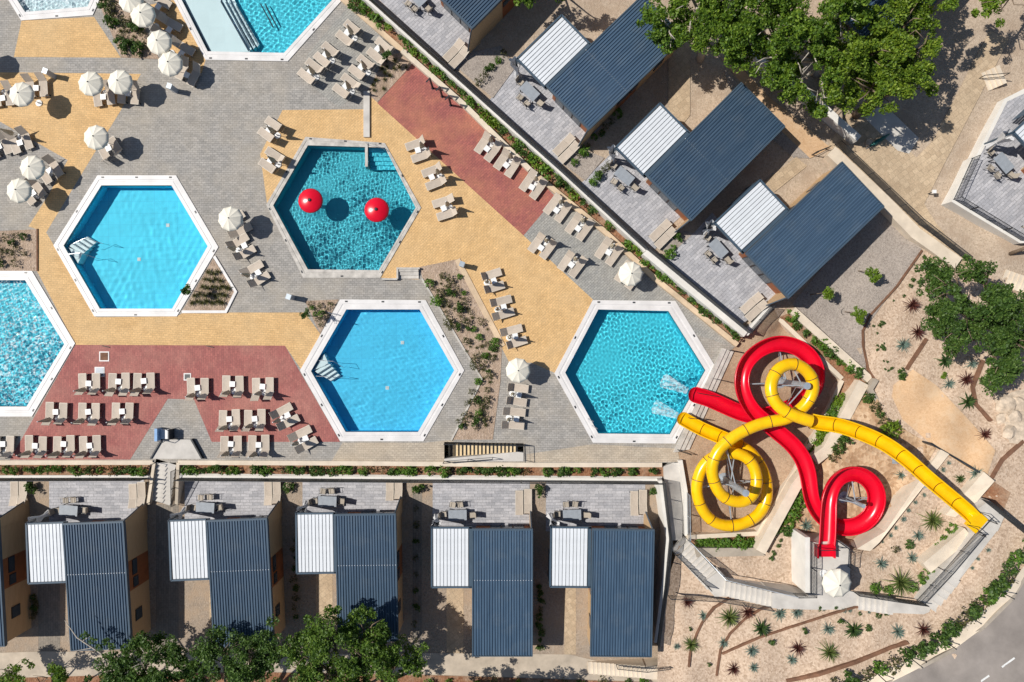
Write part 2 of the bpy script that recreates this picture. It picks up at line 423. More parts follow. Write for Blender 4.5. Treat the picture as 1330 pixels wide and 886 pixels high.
# ------------------------------------------------------------------ terrain heights
CP = [  # photo x, photo y, height
 (900,560,-.05),(905,690,-.05),(940,500,-.05),(985,600,-.05),(950,640,-.05),(1000,470,-.05),(1050,530,-.05),(1015,432,-.05),(970,686,-.05),(1080,500,-.05),(1030,580,-.05),(930,570,-.05),(900,640,-.05),(1040,470,-.05),(960,455,-.05),(1000,650,-.05),
 (1085,530,.55),(1045,610,.55),(1005,685,.55),(930,705,.45),(975,707,.45),(1032,420,.7),(1100,485,.7),(1065,452,.7),
 (1112,545,1.5),(1100,600,1.6),(1150,640,1.8),(1130,580,1.8),(1062,675,1.3),(1020,705,1.2),(1010,740,1.2),(960,735,1.05),(1180,580,2.2),(1125,690,1.9),(1145,540,2.0),(1085,640,1.5),(1035,680,1.2),(925,732,1.0),
 (1180,665,3.4),(1215,620,3.5),(1165,715,3.4),(1135,755,3.5),(1200,700,3.6),(1245,640,3.9),(1225,600,3.6),(1120,735,3.4),(1180,760,3.9),
 (1130,430,1.5),(1150,380,1.4),(1180,420,1.9),(1160,480,1.9),(1200,500,2.4),(1250,540,3.2),(1200,345,1.6),(1300,400,2.4),(1330,500,3.4),(1290,600,4.4),(1330,580,4.6),(1330,330,2.2),(1240,590,3.7),
 (1060,390,1.0),(1100,340,1.0),(1160,295,1.1),(1090,440,1.0),(1110,470,1.0),(1035,405,1.0),
 (864,760,.2),(862,790,.2),(860,815,.2),(860,840,.2),(860,870,.3),(884,790,.9),(880,840,.9),(900,870,1.2),(950,790,1.9),(1000,830,2.7),(1050,810,3.4),(1100,820,3.7),(1150,830,4.1),(1200,830,4.6),(1250,800,5.0),(1300,735,5.3),(1310,690,5.3),(1200,885,5.2),(1345,700,5.5),(1000,890,2.9),(1100,890,4.2),(1330,890,5.5),(1265,850,5.4),(1600,1100,6),(900,1100,2.5),(1600,600,6),(1500,800,6),
 (560,40,1.0),(700,160,1.0),(820,280,1.0),(930,390,1.0),(640,30,1.0),(780,100,1.0),(900,200,1.0),(1010,300,1.0),(1060,250,1.0),(960,140,1.0),(860,40,1.05),(1000,420,1.0),
 (920,60,1.2),(1020,150,1.3),(1150,200,1.6),(1250,200,1.9),(1280,100,2.1),(1200,30,2.0),(1330,0,2.3),(1330,250,2.1),(1050,0,1.6),(800,-20,1.0),(650,-30,1.0),(600,-150,1.0),(900,-150,1.4),(1300,-200,2.4),(1600,0,2.6),(1600,300,3),(300,-200,1.0),(1240,330,1.7),(1090,160,1.5)]
CPA = np.array(CP, float)
_gz = {}
def gz(px, py):
    k = (round(px, 1), round(py, 1))
    if k not in _gz:
        d2 = (CPA[:, 0] - px) ** 2 + (CPA[:, 1] - py) ** 2 + 9.0
        wt = d2 ** -2.0
        _gz[k] = float((wt * CPA[:, 2]).sum() / wt.sum())
    return _gz[k]
def G(px, py, dz=0.0):
    z = gz(px, py); return W(px, py, z) + Vector((0, 0, dz))

LOWZ = -1.4      # ground of the lower row of homes
# ------------------------------------------------------------------ the setting: ground, deck, paths, road
m = MB(); m.add([(-260, -260, -3.2), (260, -260, -3.2), (260, 260, -3.2), (-260, 260, -3.2)], [(0, 1, 2, 3)])
tag(m.build('ground', 'dirt'), kind='structure')

HEX = {
 'A': ([(127,228),(229,228),(284,321),(230,411),(123,411),(70,319)], [(132,241),(223,241),(270,320),(224,401),(130,401),(83,319)]),
 'B': ([(397,178),(500,186),(547,270),(494,361),(394,361),(346,266)], [(400,189),(500,192),(540,270),(492,351),(400,350),(355,267)]),
 'C': ([(442,389),(553,390),(603,481),(550,573),(442,573),(390,481)], [(450,402),(545,402),(590,481),(543,561),(449,561),(404,482)]),
 'D': ([(770,390),(877,391),(930,478),(877,576),(770,575),(720,485)], [(777,402),(868,404),(916,481),(870,564),(777,563),(734,484)]),
 'E': ([(-62,352),(42,352),(98,446),(42,541),(-62,541),(-118,446)], [(-56,364),(33,364),(84,447),(35,528),(-56,528),(-104,446)]),
 'F': ([(-18,-60),(150,-70),(152,-50),(121,20),(28,27),(-16,-44)], [(-8,-60),(140,-66),(142,-50),(114,9),(33,16),(-6,-44)]),
 'G': ([(226,0),(180,-90),(240,-190),(420,-190),(500,-90),(445,0),(374,80),(267,78)], [(236,0),(192,-90),(248,-178),(412,-178),(486,-90),(432,0),(369,69),(270,67)]),
}
def grow(poly, f):
    cx = sum(p[0] for p in poly) / len(poly); cy = sum(p[1] for p in poly) / len(poly)
    return [(cx + (p[0] - cx) * f, cy + (p[1] - cy) * f) for p in poly]
CUT = [grow(HEX[k][0], .985) for k in HEX]
DECK = [(-350,-350),(60,-350),(447,0),(522,65),(602,135),(688,220),(785,300),(855,365),(958,448),(949,455),(880,582),(883,601),(-350,601)]
STAIRPIT = [(197,590),(233,590),(233,610),(197,610)]
PIT2 = [(577,574),(680,576),(680,597),(577,599)]
HOL = CUT + [PIT2]
tag(sheet('pool_deck', DECK, 0, 'grey_pavers', 0, None, HOL), kind='structure')
for nm, poly, mt in [
  ('yellow_paving', [(28,27),(122,22),(157,75),(18,74)], 'yellow_pavers'),
  ('yellow_paving', [(-350,90),(183,96),(156,145),(122,200),(60,302),(72,322),(125,412),(230,411),(238,406),(396,406),(416,434),(392,481),(370,449),(98,448),(48,352),(48,298),(37,294),(62,255),(88,208),(0,158),(-350,140)], 'yellow_pavers'),
  ('yellow_paving', [(367,143),(474,142),(472,118),(477,119),(491,134),(541,179),(584,219),(680,306),(770,389),(722,485),(690,471),(662,472),(597,345),(593,337),(544,347),(544,363),(496,361),(347,266),(338,200)], 'yellow_pavers_diagonal'),
  ('yellow_paving', [(186,8),(226,0),(267,78),(262,95),(240,97)], 'yellow_pavers'),
  ]:
    tag(sheet(nm, poly, 0, mt, .004, None, HOL), kind='structure')
for nm, poly, mt in [
  ('red_paving', [(98,448),(370,449),(442,574),(275,574),(252,519),(218,518),(169,597),(13,597)], 'red_pavers'),
  ('red_paving', [(535,83),(490,134),(680,306),(722,256),(688,222),(603,137),(545,86)], 'red_pavers_diagonal'),
  ('beige_paving', [(445,575),(553,575),(590,571),(577,600),(430,600)], 'beige_pavers'),
  ('beige_paving', [(684,590),(770,577),(880,583),(883,600),(684,600)], 'beige_pavers'),
  ('grey_paving', [(680,306),(722,256),(690,222),(855,367),(950,450),(770,389)], 'grey_pavers_diagonal'),
  ('grey_paving', [(390,100),(400,70),(455,5),(520,66),(500,72),(472,118),(440,140)], 'grey_pavers_diagonal'),
  ]:
    tag(sheet(nm, poly, 0, mt, .008, None, HOL), kind='structure')
BEDS = {
 'B1': [(128,3),(158,75),(207,77),(190,40),(165,-10),(132,-10)],
 'B2': [(-60,303),(48,298),(48,352),(-60,352)],
 'B3': [(277,336),(305,379),(292,404),(237,404)],
 'B4': [(396,391),(440,389),(416,434)],
 'B5': [(545,347),(593,337),(652,450),(650,495),(640,571),(588,571),(626,493),(549,362)],
 'B6': [(500,75),(520,68),(536,83),(490,133),(476,122)]}
for k, b in BEDS.items():
    tag(sheet('planting_bed_soil', b, 0, 'bed_soil', .03, 12, CUT), kind='structure')

# grounds east, north-east and south
UPW = [(170,-270),(478,0),(670,171),(725,220),(839,325),(969,434)]       # line of the white wall above the deck
CURB = [(125,-280),(447,0),(522,65),(602,135),(688,220),(785,300),(855,365),(958,448)]
tag(sheet('planter_ground', CURB + UPW[::-1], lambda x, y: .12, 'planter_soil', 0, 20), kind='structure')
UPG = UPW + [(1003,398),(1030,402),(1128,490),(1124,470),(1122,430),(1198,325),(1252,338),(1620,560),(1620,-300),(170,-300)]
tag(sheet('upper_ground', UPG, gz, 'dirt', 0, 16), kind='structure')
BAS = [(947,455),(969,434),(1003,397),(1012,414),(1094,492),(1062,560),(985,693),(890,698),(880,582)]
tag(sheet('basin_ground', BAS, gz, 'basin_sand', 0, 10), kind='structure')
GAR = [(1012,414),(1003,397),(1030,402),(1128,490),(1124,470),(1122,430),(1198,325),(1252,338),(1620,560),(1620,1180),(850,1180),(855,790),(884,702),(890,698),(985,693),(1062,560),(1094,492)]
tag(sheet('gravel_garden', GAR, gz, 'pale_gravel', 0, 10), kind='structure')
for nm, poly, mt, off in [
  ('rocky_slope', [(1090,500),(1130,500),(1153,545),(1215,582),(1150,690),(1128,716),(1045,690),(1034,690),(1000,690),(1062,565)], 'rocky_soil', .03),
  ('sand_path', [(1160,500),(1185,480),(1215,500),(1262,550),(1292,585),(1280,622),(1215,582),(1172,545),(1158,515)], 'sand_path', .035),
  ('gravel_yard', [(1028,395),(1135,268),(1160,285),(1198,325),(1122,428),(1124,478),(1110,480)], 'grey_gravel', .03),
  ('brown_bed', [(1291,626),(1312,640),(1300,668),(1270,650)], 'planter_soil', .04),
  ('shrub_bed', [(1094,492),(1130,490),(1065,600),(990,716),(905,712),(892,698),(985,695),(1064,560)], 'planter_soil', .03),
  ('shrub_bed', [(1012,412),(1030,404),(1122,488),(1096,494)], 'planter_soil', .045),
  ('rock_outcrop', [(1295,515),(1345,500),(1345,580),(1310,575)], 'rock', .05),
  ('sand_path', [(1100,148),(1130,150),(1190,205),(1212,182),(1285,40),(1310,52),(1225,215),(1200,265),(1215,290),(1262,345),(1250,356),(1232,335),(1120,232),(1075,190)], 'sand_pavers', .03),
  ('yard_path', [(868,60),(896,58),(896,150),(872,180),(848,152),(868,140)], 'sand_pavers', .03),
  ('gravel_yard', [(596,90),(612,68),(650,60),(668,90),(640,128)], 'grey_gravel', .03),
  ('gravel_yard', [(732,214),(752,192),(785,205),(760,235)], 'grey_gravel', .03),
  ('gravel_yard', [(856,322),(872,296),(902,303),(868,333)], 'grey_gravel', .03),
  ('garden_path', [(935,75),(955,80),(1000,128),(1030,150),(1078,192),(1052,206),(1010,166),(985,135)], 'sand_path', .03),
  ('garden_path', [(1115,146),(1150,138),(1193,180),(1180,200),(1165,196)], 'concrete', .045),
  ('yard_path', [(988,240),(1034,204),(1048,216),(1005,250)], 'sand_pavers', .03),
  ('gravel_yard', [(940,90),(985,135),(1010,166),(1052,206),(1030,205),(990,170),(945,110)], 'grey_gravel', .02),
  ]:
    zf = gz if nm != 'x' else 0
    tag(sheet(nm, poly, zf, mt, off + .03, 10), kind='structure')
# lower row ground
LOW = [(-350,603),(862,603),(884,702),(855,790),(850,1180),(-350,1180)]
tag(sheet('lower_ground', LOW, LOWZ, 'shade_darkened_dirt', 0, 40), kind='structure')
tag(sheet('lower_bed', [(-350,885),(330,873),(560,877),(868,887),(868,1000),(-350,1000)], LOWZ, 'planter_soil', .015, 40), kind='structure')
for x0, x1, y0, y1, mt in [(203,232,655,850,'yard_pavers'),(272,300,740,850,'sand_pavers'),(410,432,700,850,'sand_pavers'),(580,602,740,850,'sand_pavers'),(733,748,740,850,'sand_pavers'),(50,78,750,850,'yard_pavers'),(536,548,640,850,'yard_pavers')]:
    tag(sheet('side_path', [(x0,y0),(x1,y0),(x1,y1),(x0,y1)], LOWZ, mt, .012), kind='structure')
tag(sheet('promenade', [(-350,858),(60,846),(330,850),(560,848),(740,850),(790,862),(868,868),(868,886),(560,876),(330,872),(-350,890)], LOWZ, 'walk_tan', .02), kind='structure')
# road
RD = [(1420,650),(1330,749),(1312,778),(1276,814),(1237,843),(1198,864),(1156,885),(1060,925),(900,1000)]
tag(sheet('road', RD + [(900,1170),(1620,1170),(1620,500)], lambda x, y: gz(x, y), 'asphalt', .05, 16), kind='structure')
KB = [(1418,636),(1330,732),(1310,760),(1272,796),(1232,826),(1192,848),(1118,885),(1040,915),(890,985)]
tag(sheet('pavement', KB + RD[::-1], gz, 'pale_stone', .13, 12), kind='structure')
mb = MB()
for i in range(len(RD) - 1):
    a, b = G(*RD[i], .05), G(*RD[i + 1], .05); d = (b - a); nrm = Vector((d.y, -d.x, 0)).normalized() * .12
    za = a.z
    mb.add([a - nrm, b - nrm, b + nrm, a + nrm] + [p + Vector((0, 0, .10)) for p in (a - nrm, b - nrm, b + nrm, a + nrm)],
           [(4, 5, 6, 7), (0, 1, 5, 4), (1, 2, 6, 5), (2, 3, 7, 6), (3, 0, 4, 7)])
tag(mb.build('kerb', 'tan_concrete'), kind='structure')
for (x0, y0, x1, y1) in [(1300.5,866,1317,854),(1268,888,1284,877),(1332,842,1348,830),(1240,905,1254,895)]:
    a, b = G(x0, y0, .065), G(x1, y1, .065); d = (b - a).normalized(); n_ = Vector((d.y, -d.x, 0)) * .07
    tag(MB().add([a - n_, b - n_, b + n_, a + n_], [(0, 1, 2, 3)]).build('lane_marking', 'road_paint'), kind='structure')

# ------------------------------------------------------------------ walls, curbs, railings, stairs
def offset_line(pts, d):
    out = []
    n = len(pts)
    for i in range(n):
        a = pts[max(i - 1, 0)]; b = pts[min(i + 1, n - 1)]; p = pts[i]
        if 0 < i < n - 1:
            d1 = (p - a).normalized(); d2 = (b - p).normalized()
            n1 = Vector((-d1.y, d1.x)); n2 = Vector((-d2.y, d2.x)); mm = (n1 + n2).normalized()
            k = d / max(.35, mm.dot(n1)); out.append(p + mm * k)
        else:
            t = (b - a).normalized(); out.append(p + Vector((-t.y, t.x)) * d)
    return out
def wall_strip(name, px, width, ztop, zbot, mat, label, cat='wall', group=None, kind=None, side=0.0):
    """wall along a photo polyline (its top); ztop a number or one per point"""
    zt = ztop if hasattr(ztop, '__len__') else [ztop] * len(px)
    pts = [W(x, y, z) for (x, y), z in zip(px, zt)]
    p2 = [Vector((p.x, p.y)) for p in pts]
    L, Rr = offset_line(p2, width / 2 + side), offset_line(p2, -width / 2 + side)
    mb = MB(); n = len(pts)
    vs = []
    for i in range(n):
        vs += [(L[i].x, L[i].y, zt[i]), (Rr[i].x, Rr[i].y, zt[i]), (L[i].x, L[i].y, zbot), (Rr[i].x, Rr[i].y, zbot)]
    fs = []
    for i in range(n - 1):
        a, b = 4 * i, 4 * (i + 1)
        fs += [(a, a + 1, b + 1, b), (a + 2, a, b, b + 2), (a + 1, a + 3, b + 3, b + 1)]
    fs += [(0, 2, 3, 1), (4 * n - 4, 4 * n - 3, 4 * n - 1, 4 * n - 2)]
    mb.add(vs, fs)
    o = mb.build(name, mat)
    return tag(o, label, cat, group, kind)
def wall_poly(name, px, ztop, zbot, mat, label, cat='wall', group=None, parent=None):
    zt = ztop if hasattr(ztop, '__len__') else [ztop] * len(px)
    P = [W(x, y, z) for (x, y), z in zip(px, zt)]
    mb = MB(); mb.prism([(p.x, p.y) for p in P], [zbot] * len(P), zt)
    o = mb.build(name, mat, parent)
    if label: tag(o, label, cat, group)
    return o
def railing(name, pts, h, label, spacing=.11, post=1.6, r=.022, mat='dark_metal', group=None, bars=True, mid=0, bar_r=.013):
    pts = [Vector(p) for p in pts]
    root = empty(name, pts[0]); o0 = pts[0]
    tag(root, label, 'railing', group)
    MB().tube([p - o0 + Vector((0, 0, h)) for p in pts], r * 1.3, 6).build('top_rail', mat, root)
    MB().tube([p - o0 + Vector((0, 0, .08)) for p in pts], r * .8, 5).build('bottom_rail', mat, root)
    for q in range(mid):
        MB().tube([p - o0 + Vector((0, 0, .08 + (h - .08) * (q + 1) / (mid + 1))) for p in pts], r * .5, 4).build('middle_rail', mat, root)
    mb = MB()
    pm = MB().box((0, 0, h / 2), (r * 2, r * 2, h)).mesh('post', mat)
    for a, b in zip(pts[:-1], pts[1:]):
        L = (b - a).length; k = max(1, round(L / post))
        for i in range(k + (1 if b is pts[-1] else 0)):
            link_mesh('post', pm, root, a.lerp(b, i / k) - o0)
        if bars:
            k = int(L / spacing)
            for i in range(1, k):
                p = a.lerp(b, i / k) - o0
                mb.box((p.x, p.y, p.z + .08 + (h - .08) / 2), (bar_r * 2, bar_r * 2, h - .08))
    if bars and mb.v: tag(mb.build('bars', mat, root), kind='stuff')
    return root
def stairs(name, p0, p1, width, n, label, mat='concrete', zbot=None, group=None):
    """flight from world point p0 up/down to p1; each step a part"""
    p0, p1 = Vector(p0), Vector(p1)
    root = empty(name, p0, 0); tag(root, label, 'stairs', group)
    d = p1 - p0; run = math.hypot(d.x, d.y); ang = math.atan2(d.y, d.x)
    zb = (min(p0.z, p1.z) - .5 if zbot is None else zbot)
    for i in range(n):
        c = p0.lerp(p1, (i + .5) / n); z = p0.z + d.z * (i + 1) / n if d.z > 0 else p0.z + d.z * i / n
        mb = MB(); L = run / n
        mb.box((0, 0, (zb - z) / 2), (L * .995, width, z - zb))
        mb.box((L * (-.5 if d.z > 0 else .5) + (.03 if d.z > 0 else -.03), 0, .006), (.05, width * .99, .012))
        link_mesh('step', mb.mesh('step', mat), root, (c.x - p0.x, c.y - p0.y, z - p0.z), (0, 0, ang))
    return root

wall_strip('curb_wall', CURB[:3], .42, .22, -.3, 'curb_stone', 'low orange sandstone curb beside the grey sun lounger corner, ending at a taller cream wall')
wall_strip('curb_wall', [(522,65),(602,135),(688,220)], .40, .5, -.3, 'pale_stone', 'low cream stone curb wall between red paving and the hillside planter')
wall_strip('curb_wall', [(688,220),(785,300),(855,365),(958,448)], .40, .4, -.3, 'curb_stone', 'long low sandstone curb between grey lounger paving and shrub planter')
wall_strip('retaining_wall', UPW[:5], .34, 1.35, -.3, 'white_wall', 'long white retaining wall topped by a dark railing below the upper terraces')
wall_strip('retaining_wall', [(838,327),(969,434)], .55, 1.45, -.3, 'white_wall', 'thicker white retaining wall section under the terrace beside the slide')
wall_strip('retaining_wall', [(969,434),(1001,398)], .4, 1.3, -.3, 'white_wall', 'short white return wall at the corner of the terrace by the red slide ring')
railing('railing', [W(*p, 1.35) for p in [(300,-156),(480,1),(671,172),(726,221),(838,324)]], 1.0, 'long dark bar railing on the white wall above the lounger deck', spacing=.09, bar_r=.02)
railing('railing', [W(*p, 1.45) for p in [(841,325),(971,432),(1001,398)]], 1.0, 'dark bar railing on the wall corner beside the red slide ring', spacing=.09, bar_r=.02)
# lower edge
wall_strip('curb_wall', [(-350,601),(198,601)], .36, .12, LOWZ, 'pale_stone', 'cream stone edge of the deck left of the stone stair, behind red paving')
wall_strip('curb_wall', [(231,601),(470,602),(690,604),(860,604)], .36, .12, LOWZ, 'pale_stone', 'long cream stone edge of the deck between pools and lower planter')
tag(sheet('planter_ground', [(-350,603),(197,603),(190,618),(-350,618)], -.35, 'planter_soil', 0, 12), kind='structure')
tag(sheet('planter_ground', [(234,603),(860,606),(868,620),(234,618)], -.35, 'planter_soil', 0, 12), kind='structure')
wall_strip('retaining_wall', [(-350,620),(194,619.5)], .26, -.15, LOWZ, 'white_wall', 'white planter wall with railing above the leftmost terraces, ending at the stair')
wall_strip('retaining_wall', [(233,619.5),(860,624)], .26, -.15, LOWZ, 'white_wall', 'long white planter wall with railing above the lower row of terraces')
tag(sheet('planter_walk', [(234,615),(860,619),(860,623),(234,619)], -.2, 'concrete'), kind='structure')
railing('railing', [W(-60,621,-.15), W(192,620.5,-.15)], 1.25, 'dark bar railing above the leftmost terraces, ending at the stone stair', spacing=.085, bar_r=.024)
railing('railing', [W(236,620.5,-.15), W(858,625,-.15)], 1.25, 'long dark bar railing between lower planter and the row of terraces', spacing=.085, bar_r=.024)
# stone stair down to the lower homes
wall_strip('stair_wall', [(200,601),(192,655)], .25, [.15, -1.0], LOWZ, 'pale_stone', 'sloping cream cheek wall on the planter side of the stone stair with the dark handrail')
wall_strip('stair_wall', [(231,601),(229,655)], .25, [.15, -1.0], LOWZ, 'pale_stone', 'sloping cream cheek wall of the stone stair beside the second terrace')
stairs('staircase', W(216,600,0), W(209,652,LOWZ), 1.7, 9, 'stone stair leading from the red paving down between the first two homes', 'concrete', LOWZ - .1)
railing('railing', [W(203,601,.1), W(196,652,-1.1)], .9, 'thin dark handrail beside the stone stair between the first two homes', bars=False)
railing('railing', [W(229,610,-.2), W(229,655,-1.35)], .9, 'cream mesh-side dark railing at the second terrace corner of the stone stair', spacing=.1)

# short ochre stair in the deck with dark railing
root = empty('staircase', W(630, 588, -.9)); tag(root, 'short ochre stone stair sunk in the deck beside the shrub bed, with dark railing', 'stairs')
o0 = Vector(W(630, 588, -.9))
n = 18
for i in range(n):
    x = 581 + i * 5.0; z = -.95 + .95 * (i + 1) / n
    a, b = W(x, 577, z), W(x + 5.0, 597 - i * .35, z)
    mb = MB(); mb.box(((a.x + b.x) / 2 - o0.x, (a.y + b.y) / 2 - o0.y, (z - 1.3) / 2 - o0.z), (b.x - a.x - .145, a.y - b.y, z + 1.3))
    mb.build('step', 'ochre_stone', root)
    mb = MB(); mb.box((b.x - o0.x - .005, (a.y + b.y) / 2 - o0.y, (z - .07 - 1.3) / 2 - o0.z), (.15, a.y - b.y - .01, z - .07 + 1.3))  # near-black strip between treads stands in for the shadow on the riser
    mb.build('riser_shadow', 'dark_metal', root)
wall_poly('stair_side', [(577,599),(680,599),(680,588),(672,587),(577,596)], .06, -1.3, 'concrete', 'pale concrete side slab of the short ochre stair', 'slab')
railing('railing', [W(578,575,0), W(680,577,0)], 1.0, 'dark railing along the shrub bed side of the short ochre stair', spacing=.11)
railing('railing', [W(577,599,0.06), W(640,594,0.06)], 1.0, 'thin dark handrail on the planter side of the short ochre stair', bars=False)
railing('railing', [W(681,577,0), W(682,598,0)], .95, 'short dark rail across the top of the ochre stair', bars=False, mid=1)

# ------------------------------------------------------------------ pools

sun_d.cycles.is_caustics_light = True
SC.cycles.caustics_refractive = True; SC.cycles.caustics_reflective = False
gm = N('glass_water'); gm.t.nodes.remove(gm.b)
g_ = gm.n('ShaderNodeBsdfGlass'); g_.inputs['IOR'].default_value = 1.17; g_.inputs['Roughness'].default_value = 0.0
gm.l(g_.outputs[0], gm.out.inputs[0])
g_.inputs['Color'].default_value = (.90, .985, 1.0, 1)
gm = N('foam_glint_water'); gm.t.nodes.remove(gm.b)
g_ = gm.n('ShaderNodeBsdfGlass'); g_.inputs['IOR'].default_value = 1.17; g_.inputs['Roughness'].default_value = 0.0; g_.inputs['Color'].default_value = (.90, .985, 1.0, 1)
fd = gm.n('ShaderNodeBsdfDiffuse'); fd.inputs[0].default_value = (.82, .90, .92, 1)
ff = gm.ramp(gm.noise(3.4, 6, .68, dist=1.0), [(.50, (0, 0, 0)), (.70, (.9,) * 3)])  # white patches paint both foam and sun glints into the water
fm = gm.n('ShaderNodeMixShader'); gm.l(ff, fm.inputs[0]); gm.l(g_.outputs[0], fm.inputs[1]); gm.l(fd.outputs[0], fm.inputs[2]); gm.l(fm.outputs[0], gm.out.inputs[0])
def wave_sheet(I, wl, amp, key, l0, l1, wm, cell=.06, cx=Vector((0, 0, 0))):
    rs = random.Random(key); ws = []
    for _ in range(22):
        lam = l0 * (l1 / l0) ** rs.random(); an = rs.uniform(0, 6.283); ws.append((6.283 / lam * math.cos(an), 6.283 / lam * math.sin(an), rs.uniform(0, 6.283), lam))
    xs = [p.x for p in I]; ys = [p.y for p in I]; pts = [(p.x, p.y) for p in I]
    pts = pts if area2(pts) > 0 else pts[::-1]
    idx = {}; vs = []; fs = []
    def vid(q):
        k = (round(q[0], 3), round(q[1], 3))
        if k not in idx:
            fa = .75 + .3 * math.sin(q[0] * .9 + 1.3) * math.sin(q[1] * .8 + .5) + .25 * math.sin(q[0] * .37 - q[1] * .5)
            if key == 'D': fa += .9 * math.exp(-((q[0] - 5.2) ** 2 + (q[1] + 1.9) ** 2) / 4.0)      # stirred up by the slides
            z = wl + fa * amp * sum(l * math.sin(a * q[0] + b * q[1] + c) for a, b, c, l in ws) / 2.2
            idx[k] = len(vs); vs.append((q[0], q[1], z))
        return idx[k]
    for i in range(int(min(xs) // cell), int(max(xs) // cell) + 1):
        for j in range(int(min(ys) // cell), int(max(ys) // cell) + 1):
            q = [(i * cell, j * cell), ((i + 1) * cell, j * cell), ((i + 1) * cell, (j + 1) * cell), (i * cell, (j + 1) * cell)]
            ins = all((pts[(a + 1) % len(pts)][0] - pts[a][0]) * (p[1] - pts[a][1]) - (pts[(a + 1) % len(pts)][1] - pts[a][1]) * (p[0] - pts[a][0]) >= 0 for a in range(len(pts)) for p in q)
            for a in ([] if ins else range(len(pts))):
                q = clip_half(q, pts[a], pts[(a + 1) % len(pts)], True)
                if len(q) < 3: break
            if len(q) >= 3:
                f = []
                for p in q:
                    v = vid(p)
                    if v not in f: f.append(v)
                if len(f) >= 3: fs.append(tuple(f))
    mb = MB(); mb.v = vs; mb.f = fs
    return mb.mesh('water', wm, True)
def pool(key, label, floor, water, depth, coping='white_coping', wl=-.04, raised=.06, lights=True, steps=None):
    outer = [W(x, y, 0) for x, y in HEX[key][0]]; inner = [W(x, y, 0) for x, y in HEX[key][1]]
    cx = sum((p for p in outer), Vector()) / len(outer)
    root = empty('swimming_pool', (cx.x, cx.y, 0)); tag(root, label, 'pool')
    O = [p - cx for p in outer]; I = [p - cx for p in inner]; n = len(O)
    for i in range(n):
        j = (i + 1) % n
        mb = MB()
        # coping slab: outer band, a shallow overflow channel, inner lip
        def at(k, f): return O[k].lerp(I[k], f)
        prof = [(0, -.1), (0, raised), (.42, raised), (.46, raised - .025), (.60, raised - .025), (.64, raised - .006), (1, raised - .012), (1, wl - .25)]
        vs = []
        for f, z in prof:
            a, b = at(i, f), at(j, f)
            vs += [(a.x, a.y, z), (b.x, b.y, z)]
        mb.add(vs, [(2 * q, 2 * q + 1, 2 * q + 3, 2 * q + 2) for q in range(len(prof) - 1)])
        mb.build('coping', coping, root)
        a, b = I[i], I[j]
        MB().add([(a.x, a.y, raised - .02), (b.x, b.y, raised - .02), (b.x, b.y, -depth), (a.x, a.y, -depth)], [(0, 1, 2, 3)]).build('pool_wall', floor, root).cycles.is_caustics_receiver = True
        if lights:
            for f in ((.06, .5, .94) if i % 2 == 0 else (.5,)):
                c = O[i].lerp(O[j], f).lerp(I[i].lerp(I[j], f), .2)
                dd = (O[j] - O[i]); MB().box((c.x, c.y, raised + .004), (.22, .12, .02), math.atan2(dd.y, dd.x)).build('overflow_grate', 'dark_metal', root)
    mb = MB(); mb.v = [(p.x, p.y, -depth) for p in I]; mb.f = [tuple(range(n))[::-1]]
    mb.build('pool_floor', floor, root).cycles.is_caustics_receiver = True
    if water:
        amp, l0, l1, wm = {'A': (.0035, .4, 1.6, 'glass_water'), 'C': (.0035, .3, 1.2, 'glass_water'), 'B': (.022, .15, .45, 'glass_water'), 'D': (.016, .15, .45, 'glass_water'), 'E': (.028, .16, .6, 'foam_glint_water'), 'F': (.025, .18, .5, 'foam_glint_water'), 'G': (.012, .16, .5, 'glass_water')}[key]
        WI = I
        if key == 'G':       # the shallow shelf carries only a thin still film of water
            la, lb = W(285.5, 0, 0) - cx, W(323, 65.5, 0) - cx
            pp = [(p.x, p.y) for p in I]; pp = pp if area2(pp) > 0 else pp[::-1]
            WI = [Vector((x, y, 0)) for x, y in clip_half(pp, (la.x, la.y), (lb.x, lb.y), True)]
            sh = clip_half(pp, (la.x, la.y), (lb.x, lb.y), False)
            m2 = MB(); m2.v = [(x, y, wl) for x, y in sh]; m2.f = [tuple(range(len(sh)))]; m2.build('shelf_water', 'film_water', root)
        wo = wave_sheet(WI, wl, amp, key, l0, l1, wm, cx=cx)
        o = link_mesh('water', wo, root)
        o.cycles.is_caustics_caster = True
    return root, cx
def rail_loop(root, pts, r=.018, mat='steel', name='handrail'):
    return MB().tube(pts, r, 6).build(name, mat, root)
pA, cA = pool('A', 'still hexagonal blue pool with corner steps beside the triangular white-edged bed', 'pool_tile_cyan', True, 1.2)
pB, cB = pool('B', 'teal splash pool with two red mushroom fountains', 'pool_tile_teal', True, 1.2, 'weathered_coping')
pC, cC = pool('C', 'calm bright blue hexagonal pool between the red paving and the long shrub bed', 'pool_tile_blue', True, 1.2)
pD, cD = pool('D', 'rippling turquoise hexagonal pool where the red and yellow slides end', 'pool_tile_turquoise', True, 1.2)
pE, cE = pool('E', 'churning bright pool with foaming water left of the red paving', 'pool_tile_turquoise', True, 1.1, 'white_coping')
pF, cF = pool('F', 'small pale whirlpool basin behind the yellow paving and parasols', 'pool_tile_pale', True, .5, 'white_coping')
pG, cG = pool('G', 'large pool with a pale shallow shelf and dark-edged steps into turquoise water', 'pool_tile_turquoise', True, 1.2)
def inpool(root, c, name, px, z0, z1, mat):
    P = [W(x, y, 0) - c for x, y in px]
    o = MB().prism([(p.x, p.y) for p in P], z0, z1).build(name, mat, root); o.cycles.is_caustics_receiver = True; return o
